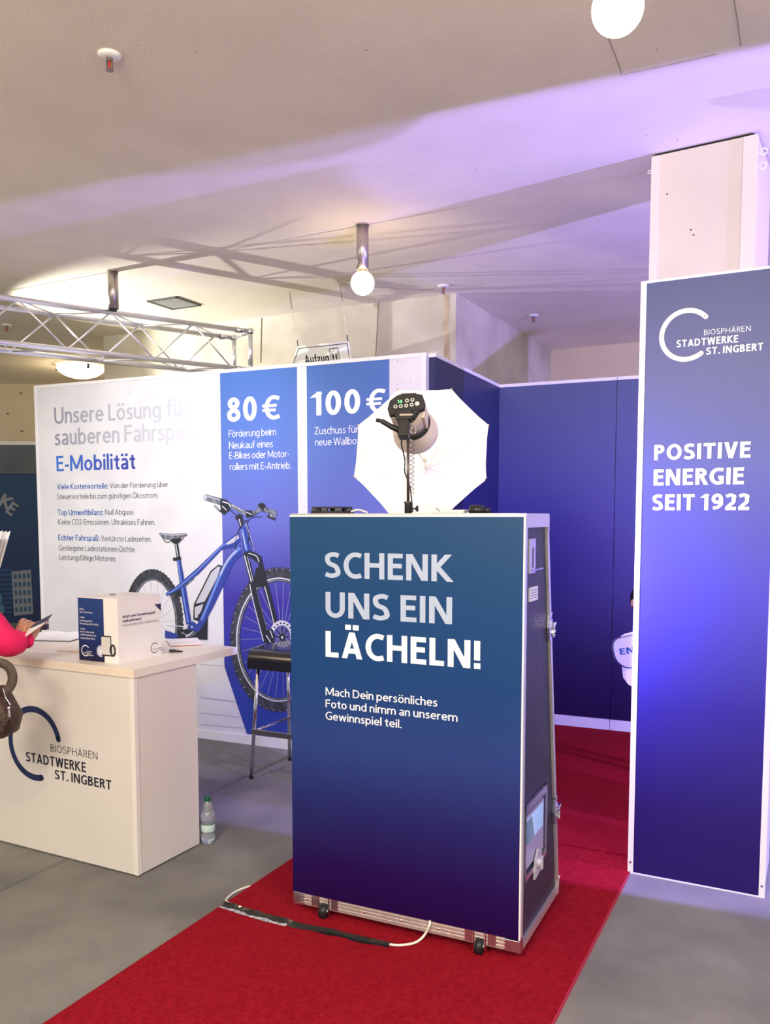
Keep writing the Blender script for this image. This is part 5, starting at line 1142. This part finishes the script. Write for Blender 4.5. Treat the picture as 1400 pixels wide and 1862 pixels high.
x_, z_ = NB.front(-24, 905, -0.002); letters(b, 'R', x_, x_ + 0.10, z_, 0.15, -0.003, 0.08, rot=R(-18))
obj('lettering', b, inkm, t)
b = B(); poly_px(b, NB, [(21, 1039), (56, 1036), (60.5, 1116), (25.5, 1120)], -0.003); bl = obj('printed_tower_block', b, mat('tower_grey', (0.22, 0.24, 0.28), 0.6), t)
b = B()
for r_ in range(5):
    for c_ in range(4):
        x0 = 25 + c_ * 8 + r_ * 0.6; y0_ = 1044 + r_ * 15.0 - c_ * 0.4; poly_px(b, NB, [(x0, y0_), (x0 + 5, y0_ - 0.3), (x0 + 5.5, y0_ + 8.5), (x0 + 0.5, y0_ + 9)], -0.004)
obj('printed_windows', b, mat('window_blue', (0.03, 0.09, 0.17), 0.6), bl)
b = B()
for k in range(10): poly_px(b, NB, [(-6, 1036 + 8.5 * k), (22, 1035 + 8.5 * k), (23, 1038 + 8.5 * k), (-6, 1039 + 8.5 * k)], -0.0025)
obj('printed_lines', b, mat('line_blue', (0.02, 0.07, 0.2), 0.6), t)
b = B()
for cx_, cy_, r_ in ((-4, 1088, 8), (0, 1108, 8), (-8, 1072, 7)): poly_px(b, NB, ell(cx_, cy_, r_, r_ * 1.3, n=16)[:-1], -0.0035 - 0.0003 * r_)
obj('printed_bush', b, mat('bush_teal', (0.05, 0.17, 0.24), 0.6), t)

# ============================================================ PEOPLE
skin_m = mat('skin', (0.60, 0.30, 0.20), 0.5, noise=0.06, nscale=20)
pink = mat('pink_knit', (0.78, 0.012, 0.12), 0.8, rgb2=(0.66, 0.008, 0.09), nscale=25, bump=0.3, bscale=40)
jeans = mat('dark_trousers', (0.03, 0.035, 0.05), 0.85, noise=0.2, nscale=40)
def head(parent, c, r, face, hair_m, long=False):
    """face = unit horizontal direction the face looks; features are children of the body"""
    f = Vector(face).normalized(); s = Vector((-f.y, f.x, 0)); c = Vector(c)
    for k in (-1, 1):
        e = c + f * (r * 0.90) + s * (k * r * 0.36) + Vector((0, 0, r * 0.10)); b = B(); sph(b, e, r * 0.13); ey = obj('eye', b, FRAMEW, parent, True)
        b = B(); sph(b, e + f * (r * 0.07), r * 0.075); obj('iris', b, BLACK, ey, True)
        b = B(); sph(b, c + s * (k * r * 0.98) + Vector((0, 0, 0)), r * 0.24, (0.6, 0.6, 1.2)); obj('ear', b, skin_m, parent, True)
    b = B(); tube(b, [c + f * (r * 0.93) + Vector((0, 0, r * 0.12)), c + f * (r * 1.10) + Vector((0, 0, -r * 0.12)), c + f * (r * 1.06) + Vector((0, 0, -r * 0.24))], 0.01, 8, rs=[r * 0.08, r * 0.13, r * 0.16]); obj('nose', b, skin_m, parent, True)
    b = B(); tube(b, [c + f * (r * 0.88) + s * (k * r * 0.26) + Vector((0, 0, -r * 0.5)) + f * (0.05 * r * (1 - abs(k))) for k in (-1, 0, 1)], r * 0.06, 6); obj('mouth', b, mat('lip_red', (0.5, 0.12, 0.12), 0.5), parent, True)
    b = B(); sph(b, c - f * (r * 0.16) + Vector((0, 0, r * 0.26)), r * 1.10, (1, 1, 1.06), 24, 16)
    bmesh.ops.delete(b, geom=[v for v in b.verts if (v.co - c).dot(f) > r * 0.22 and v.co.z < c.z + r * 0.75 or v.co.z < c.z - r * (1.6 if long else 0.9)], context='VERTS')
    if long: tube(b, [c - f * (r * 0.6) + Vector((0, 0, 0)), c - f * (r * 0.75) - Vector((0, 0, r * 1.2)), c - f * (r * 0.7) - Vector((0, 0, r * 2.4))], 0.05, 14, rs=[r * 0.9, r * 0.8, r * 0.35])
    obj('hair', b, hair_m, parent, True)
def finger(verts, edges, radii, root_i, pts, r):
    last = root_i
    for k, p_ in enumerate(pts):
        verts.append(Vector(p_)); radii.append(r * (1 - 0.12 * k)); edges.append((last, len(verts) - 1)); last = len(verts) - 1

# -- woman in pink leaning on the counter; only her arms and hands reach into the frame
EL = ony(12, 1172, 3.52); SHR = ony(-92, 1060, 3.52)          # near elbow / shoulder
WR = ony(52, 1163, 3.62)                                      # near wrist
PR = thing('person', 'person in a bright pink top leaning on the counter, reading a brochure', 'person', loc=(-2.05, 3.42, 0))
Of = Vector((-2.05, 3.42, 0))
ED = ony(-30, 1150, 3.78); WL = ony(28, 1157, 3.75); SHL = Vector((-1.98, 3.80, 1.33))
V = []; E_ = []; RA = []
def av(p_, r_, j=None):
    V.append(Vector(p_) - Of); RA.append(r_)
    if j is not None: E_.append((j, len(V) - 1))
    return len(V) - 1
pel = av((-2.12, 3.42, 0.93), (0.15, 0.115)); ab = av((-2.09, 3.48, 1.08), (0.135, 0.10), pel); ch = av((-2.03, 3.58, 1.28), (0.155, 0.11), ab); nk0 = av((-1.99, 3.66, 1.42), (0.075, 0.07), ch)
nk = av((-1.97, 3.70, 1.49), (0.05, 0.05), nk0); hd0 = av((-1.945, 3.75, 1.57), (0.078, 0.085), nk); hd1 = av((-1.94, 3.77, 1.66), (0.085, 0.09), hd0); hd2 = av((-1.95, 3.77, 1.73), (0.055, 0.06), hd1)
sr = av(SHR, 0.078, ch); mr_ = av(SHR.lerp(EL, 0.5), 0.078, sr); er = av(EL, 0.072, mr_); fr1 = av(EL.lerp(WR, 0.45), 0.060, er); fr2 = av(EL.lerp(WR, 0.8), 0.043, fr1)
sl = av(SHL, 0.064, ch); ml_ = av(SHL.lerp(ED, 0.5), 0.055, sl); el_ = av(ED, 0.05, ml_); fl1 = av(ED.lerp(WL, 0.55), 0.042, el_); fl2 = av(ED.lerp(WL, 0.85), 0.034, fl1)
for sgn, dx, dy in ((1, -0.09, 0.02), (-1, 0.06, -0.09)):
    hp = av((-2.12 + dx, 3.42 + dy, 0.86), 0.095, pel); kn = av((-2.13 + dx * 1.1, 3.43 + dy, 0.48), 0.062, hp); an = av((-2.16 + dx * 1.1, 3.36 + dy, 0.09), 0.042, kn); to = av((-2.06 + dx * 1.1, 3.50 + dy, 0.035), 0.034, an)
def pick(c):
    p_ = c + Of
    if p_.z > 1.46: return 1
    if p_.z < 0.92 and p_.x < -1.8: return 2
    return 0
body = skin('body', V, E_, RA, pink, PR, 0, 2, [pink, skin_m, jeans], pick)
head(PR, Vector((-1.94, 3.77, 1.63)) - Of, 0.095, (0.6, 0.8, 0), mat('brown_hair', (0.10, 0.05, 0.03), 0.6), True)
# cuff ribs
for j, (a_, c_, rr) in enumerate(((EL, WR, 0.036), (ED, WL, 0.033))):
    d = (c_ - a_).normalized(); b = B()
    for k in range(3): cyl(b, a_ + d * ((c_ - a_).length * (0.80 + 0.07 * k)) - Of, a_ + d * ((c_ - a_).length * (0.86 + 0.07 * k)) - Of, rr, rr * 0.94, 20)
    obj('cuff', b, pink, PR, True)
# near hand
def hand(name, wr, fwd, side_, up, s, thumb=1, curl=0.4):
    v = []; e = []; r = []
    def a(p_, rr, j=None):
        v.append(Vector(p_) - Of); r.append(rr)
        if j is not None: e.append((j, len(v) - 1))
        return len(v) - 1
    w0 = a(wr - fwd * 0.02, 0.022); w1 = a(wr + fwd * 0.02, (0.026, 0.018), w0); pm_ = a(wr + fwd * 0.055, (0.034, 0.016), w1)
    for k, (off, ln) in enumerate(((-0.030, 0.062), (-0.010, 0.074), (0.010, 0.070), (0.029, 0.055))):
        kn_ = a(wr + fwd * 0.085 + side_ * off, 0.0100, pm_)
        p1 = wr + fwd * (0.085 + ln * 0.42) + side_ * off * 1.1 - up * (ln * curl * 0.3); p2 = wr + fwd * (0.085 + ln * 0.72) + side_ * off * 1.1 - up * (ln * curl * 0.8); p3 = wr + fwd * (0.085 + ln * 0.86) + side_ * off * 1.1 - up * (ln * curl * 1.25)
        i1 = a(p1, 0.0088, kn_); i2 = a(p2, 0.008, i1); a(p3, 0.0068, i2)
    t0 = a(wr + fwd * 0.03 - side_ * 0.032 * thumb, 0.0125, w1); t1 = a(wr + fwd * 0.062 - side_ * 0.045 * thumb + up * 0.008, 0.0105, t0); a(wr + fwd * 0.090 - side_ * 0.040 * thumb + up * 0.012, 0.0085, t1)
    return skin(name, v, e, r, skin_m, PR, 0, 2)
fw = (ony(63, 1142, 3.68) - WR).normalized(); upn = Vector((-0.35, -0.55, 0.75)).normalized(); sd_v = fw.cross(upn).normalized()
upn = sd_v.cross(fw).normalized()
hand('hand', WR + fw * 0.0, fw, sd_v, upn, 1, 1, 0.35)
fw2 = (ony(44, 1140, 3.80) - WL).normalized(); up2 = Vector((0.3, -0.6, 0.7)).normalized(); sd2 = fw2.cross(up2).normalized(); up2 = sd2.cross(fw2).normalized()
hand('hand', WL, fw2, sd2, up2, 1, -1, 0.9)
# brochure in her hands
t = thing('held_brochure', 'folded navy and white brochure held in both hands', 'brochure', loc=ony(60, 1145, 3.58))
def leaf(nm, px, m):
    q = [ony(a, c, d) - t.location for a, c, d in px]; b = B(); nn = Vector((0, 0.0012, 0.0006))
    A_ = [b.verts.new(p_) for p_ in q]; C_ = [b.verts.new(p_ + nn) for p_ in q]; b.faces.new(A_); b.faces.new(C_[::-1])
    for k in range(len(q)): b.faces.new((A_[k], C_[k], C_[(k + 1) % len(q)], A_[(k + 1) % len(q)]))
    obj(nm, b, m, t)
leaf('navy_cover', [(51.5, 1144, 3.64), (60, 1136, 3.66), (71, 1128.5, 3.68), (96.5, 1116, 3.70), (85.5, 1129.5, 3.62), (61, 1140.5, 3.60)], mat('brochure_navy', (0.03, 0.045, 0.10), 0.35))
leaf('inner_page', [(41, 1158, 3.58), (51.5, 1144, 3.64), (61, 1140.5, 3.60), (85.5, 1129.8, 3.62), (79, 1135, 3.58), (63, 1146, 3.56), (45.5, 1159, 3.55)], paper)
# brown leather bag hanging in front of the counter
bgm = mat('brown_leather', (0.075, 0.038, 0.024), 0.5, rgb2=(0.03, 0.018, 0.012), nscale=38, bump=1.0, bscale=45)
BG = ony(-6, 1285, 3.32); t = thing('handbag', 'dark brown leather handbag hanging in front of the counter, left edge', 'bag', loc=BG)
def bq(px, py, y_=3.32): return ony(px, py, y_) - BG
shp = [(-60, 1255), (-30, 1250), (2, 1247), (14, 1262), (27, 1285), (37, 1302), (34, 1314), (30, 1330), (12, 1340), (-20, 1346), (-58, 1340), (-70, 1300)]
pts3 = [bq(*p_) for p_ in shp]; cxx = sum((p_ for p_ in pts3), Vector()) / len(pts3)
b = B(); layers = []
for yy, sc in ((-0.075, 0.55), (-0.06, 0.85), (-0.03, 0.98), (0.0, 1.0), (0.03, 0.98), (0.06, 0.85), (0.07, 0.6)):
    layers.append([b.verts.new(cxx + (p_ - cxx) * sc + Vector((0, yy, 0))) for p_ in pts3])
for i in range(len(layers) - 1):
    for k in range(len(pts3)): b.faces.new((layers[i][k], layers[i][(k + 1) % len(pts3)], layers[i + 1][(k + 1) % len(pts3)], layers[i + 1][k]))
b.faces.new(layers[0][::-1]); b.faces.new(layers[-1]); bmesh.ops.subdivide_edges(b, edges=b.edges[:], cuts=1, use_grid_fill=True, smooth=0.6)
obj('bag_body', b, bgm, t, True)
st = [bq(*p_) for p_ in ((-30, 1262), (-12, 1262), (10, 1258), (22, 1243), (23, 1225), (14, 1210), (-4, 1204), (-30, 1205))]
b = B(); pv = None; s_ = spline(st, 5)
for i, p_ in enumerate(s_):
    d = (s_[min(i + 1, len(s_) - 1)] - s_[max(i - 1, 0)]).normalized(); nn = Vector((0, -1, 0)); sd3 = d.cross(nn).normalized() * 0.0175
    r_ = [b.verts.new(p_ + sd3 + Vector((0, -0.01, 0))), b.verts.new(p_ - sd3 + Vector((0, -0.01, 0))), b.verts.new(p_ - sd3 + Vector((0, 0.0, 0))), b.verts.new(p_ + sd3 + Vector((0, 0.0, 0)))]
    if pv:
        for k in range(4): b.faces.new((pv[k], pv[(k + 1) % 4], r_[(k + 1) % 4], r_[k]))
    pv = r_
sh_ = SHR + Vector((0, -0.03, 0.085)) - BG
obj('shoulder_strap', tube(B(), spline([bq(-45, 1262), (bq(-45, 1262) + sh_) * 0.5 + Vector((-0.05, -0.02, 0)), sh_ + Vector((0, -0.06, -0.03)), sh_ + Vector((0.01, 0.0, 0.012)), sh_ + Vector((0, 0.07, -0.04)), (bq(-62, 1262) + sh_) * 0.5 + Vector((-0.03, 0.10, -0.02)), bq(-62, 1262) + Vector((0, 0.05, 0))], 5), 0.009, 8), bgm, t, True)
obj('wide_strap', b, mat('strap_brown', (0.085, 0.060, 0.045), 0.7, noise=0.2, nscale=80), t, True)
zp = [bq(5, 1252, 3.235), bq(10, 1268, 3.235), bq(19, 1282, 3.235)]; obj('zip', tube(B(), zp, 0.002, 6), ZINC, t)
b = B(); c_ = bq(16, 1288, 3.23); sph(b, c_, 0.006, (1, 0.5, 1.3), 10, 8); tube(b, [c_, c_ + Vector((0.001, 0, -0.02)), c_ + Vector((0.001, 0, -0.034))], 0.004, 6, rs=[0.002, 0.004, 0.0045]); obj('zip_pull', b, ZINC, t)

# -- small person behind the column holding a speech bubble
hx = ony(1176, 1088, 4.98); C2 = Vector((hx.x, hx.y, 0.015)); P2 = thing('person', 'person with dark hair half hidden behind the blue column in the booth', 'person', loc=C2)
zh = hx.z - 0.015
V = []; E_ = []; RA = []; Of2 = Vector((0, 0, 0))
def a2(p_, r_, j=None):
    V.append(Vector(p_)); RA.append(r_)
    if j is not None: E_.append((j, len(V) - 1))
    return len(V) - 1
pe = a2((0.09, 0, zh * 0.52), (0.11, 0.085)); c_ = a2((0.07, 0, zh * 0.72), (0.10, 0.075), pe); n0 = a2((0.03, 0, zh * 0.84), (0.05, 0.045), c_); h0 = a2((0, -0.01, zh * 0.93), (0.06, 0.066), n0); h1 = a2((0, -0.005, zh * 1.0), (0.075, 0.08), h0); a2((0, 0, zh * 1.055), (0.05, 0.055), h1)
for s in (-1, 1):
    sh = a2((0.06 + s * 0.105, 0, zh * 0.78), 0.045, c_); e_ = a2((0.07 + s * 0.12, -0.05, zh * 0.60), 0.036, sh); w_ = a2((0.05 + s * 0.08, -0.13, zh * 0.66), 0.026, e_); a2((0.05 + s * 0.07, -0.16, zh * 0.68), 0.024, w_)
    hp = a2((0.09 + s * 0.06, 0, zh * 0.46), 0.065, pe); kn = a2((0.11 + s * 0.065, -0.01, zh * 0.25), 0.045, hp); an = a2((0.12 + s * 0.065, 0.0, 0.06), 0.032, kn); a2((0.12 + s * 0.07, -0.09, 0.028), 0.026, an)
skin('body', V, E_, RA, skin_m, P2, 0, 2, [mat('navy_shirt', (0.02, 0.025, 0.06), 0.8), skin_m, jeans], lambda c: 1 if c.z > zh * 0.86 or c.y < -0.12 and c.z > 0.3 else (2 if c.z < zh * 0.5 else 0))
head(P2, (0, -0.005, zh * 0.975), 0.085, (0, -1, 0), mat('dark_hair', (0.012, 0.012, 0.018), 0.6))
for s in (-1, 1):
    for k in range(4): obj('finger', tube(B(), [(0.05 + s * 0.065 + 0.012 * (k - 1.5), -0.165, zh * 0.69), (0.05 + s * 0.065 + 0.012 * (k - 1.5), -0.185, zh * 0.70 + 0.01), (0.05 + s * 0.065 + 0.012 * (k - 1.5), -0.178, zh * 0.70 + 0.028)], 0.006, 6), skin_m, P2, True)
# speech bubble cards
by = 4.78
def bubble(name, pts, y_, label, ink_outline=True):
    P = [ony(px, py, y_) for px, py in pts]; c = sum(P, Vector()) / len(P); t = thing(name, label, 'card', loc=c)
    loc_ = spline([p_ - c for p_ in P], 5, True); b = B(); prism(b, [(p_.x, p_.z) for p_ in loc_], -0.002, 0.002); obj('card', b, mat('bubble_white', (0.86, 0.85, 0.88), 0.5), t)
    if ink_outline:
        b = B(); n = len(loc_); A_ = [b.verts.new((p_.x * 0.985, -0.003, p_.z * 0.985)) for p_ in loc_]; C_ = [b.verts.new((p_.x * 0.955, -0.003, p_.z * 0.955)) for p_ in loc_]
        A_ = [b.verts.new((p_.x * 1.0, -0.003, p_.z * 1.0)) for p_ in loc_]
        for i in range(n): b.faces.new((A_[i], A_[(i + 1) % n], C_[(i + 1) % n], C_[i]))
        obj('outline', b, mat('outline_blue', (0.01, 0.03, 0.16), 0.5), t)
    return t, c
t, c = bubble('speech_bubble', [(1113, 1172), (1114, 1186), (1119, 1200), (1130, 1211), (1146, 1215), (1180, 1209), (1225, 1200), (1240, 1180), (1238, 1160), (1225, 1143), (1190, 1145), (1150, 1154), (1127, 1159), (1117, 1164)], by, 'white speech bubble card with blue outline and letters EN beside the column')
x_ = ony(1127.5, 1189, by - 0.004) - c; x2 = ony(1214, 1189, by - 0.004) - c
b = B(); letters(b, 'ENERGIE', x_.x, x2.x, x_.z - 0.006, 0.036, -0.0035, 0.07, rot=R(9)); obj('lettering', b, INKB, t)
t2, c2_ = bubble('speech_bubble', [(1128, 1165), (1132, 1225), (1137, 1237), (1147, 1247), (1175, 1252), (1215, 1240), (1230, 1200), (1220, 1150), (1180, 1142), (1146, 1150), (1133, 1154)], by + 0.02, 'second white card behind the speech bubble with letters EN', False)
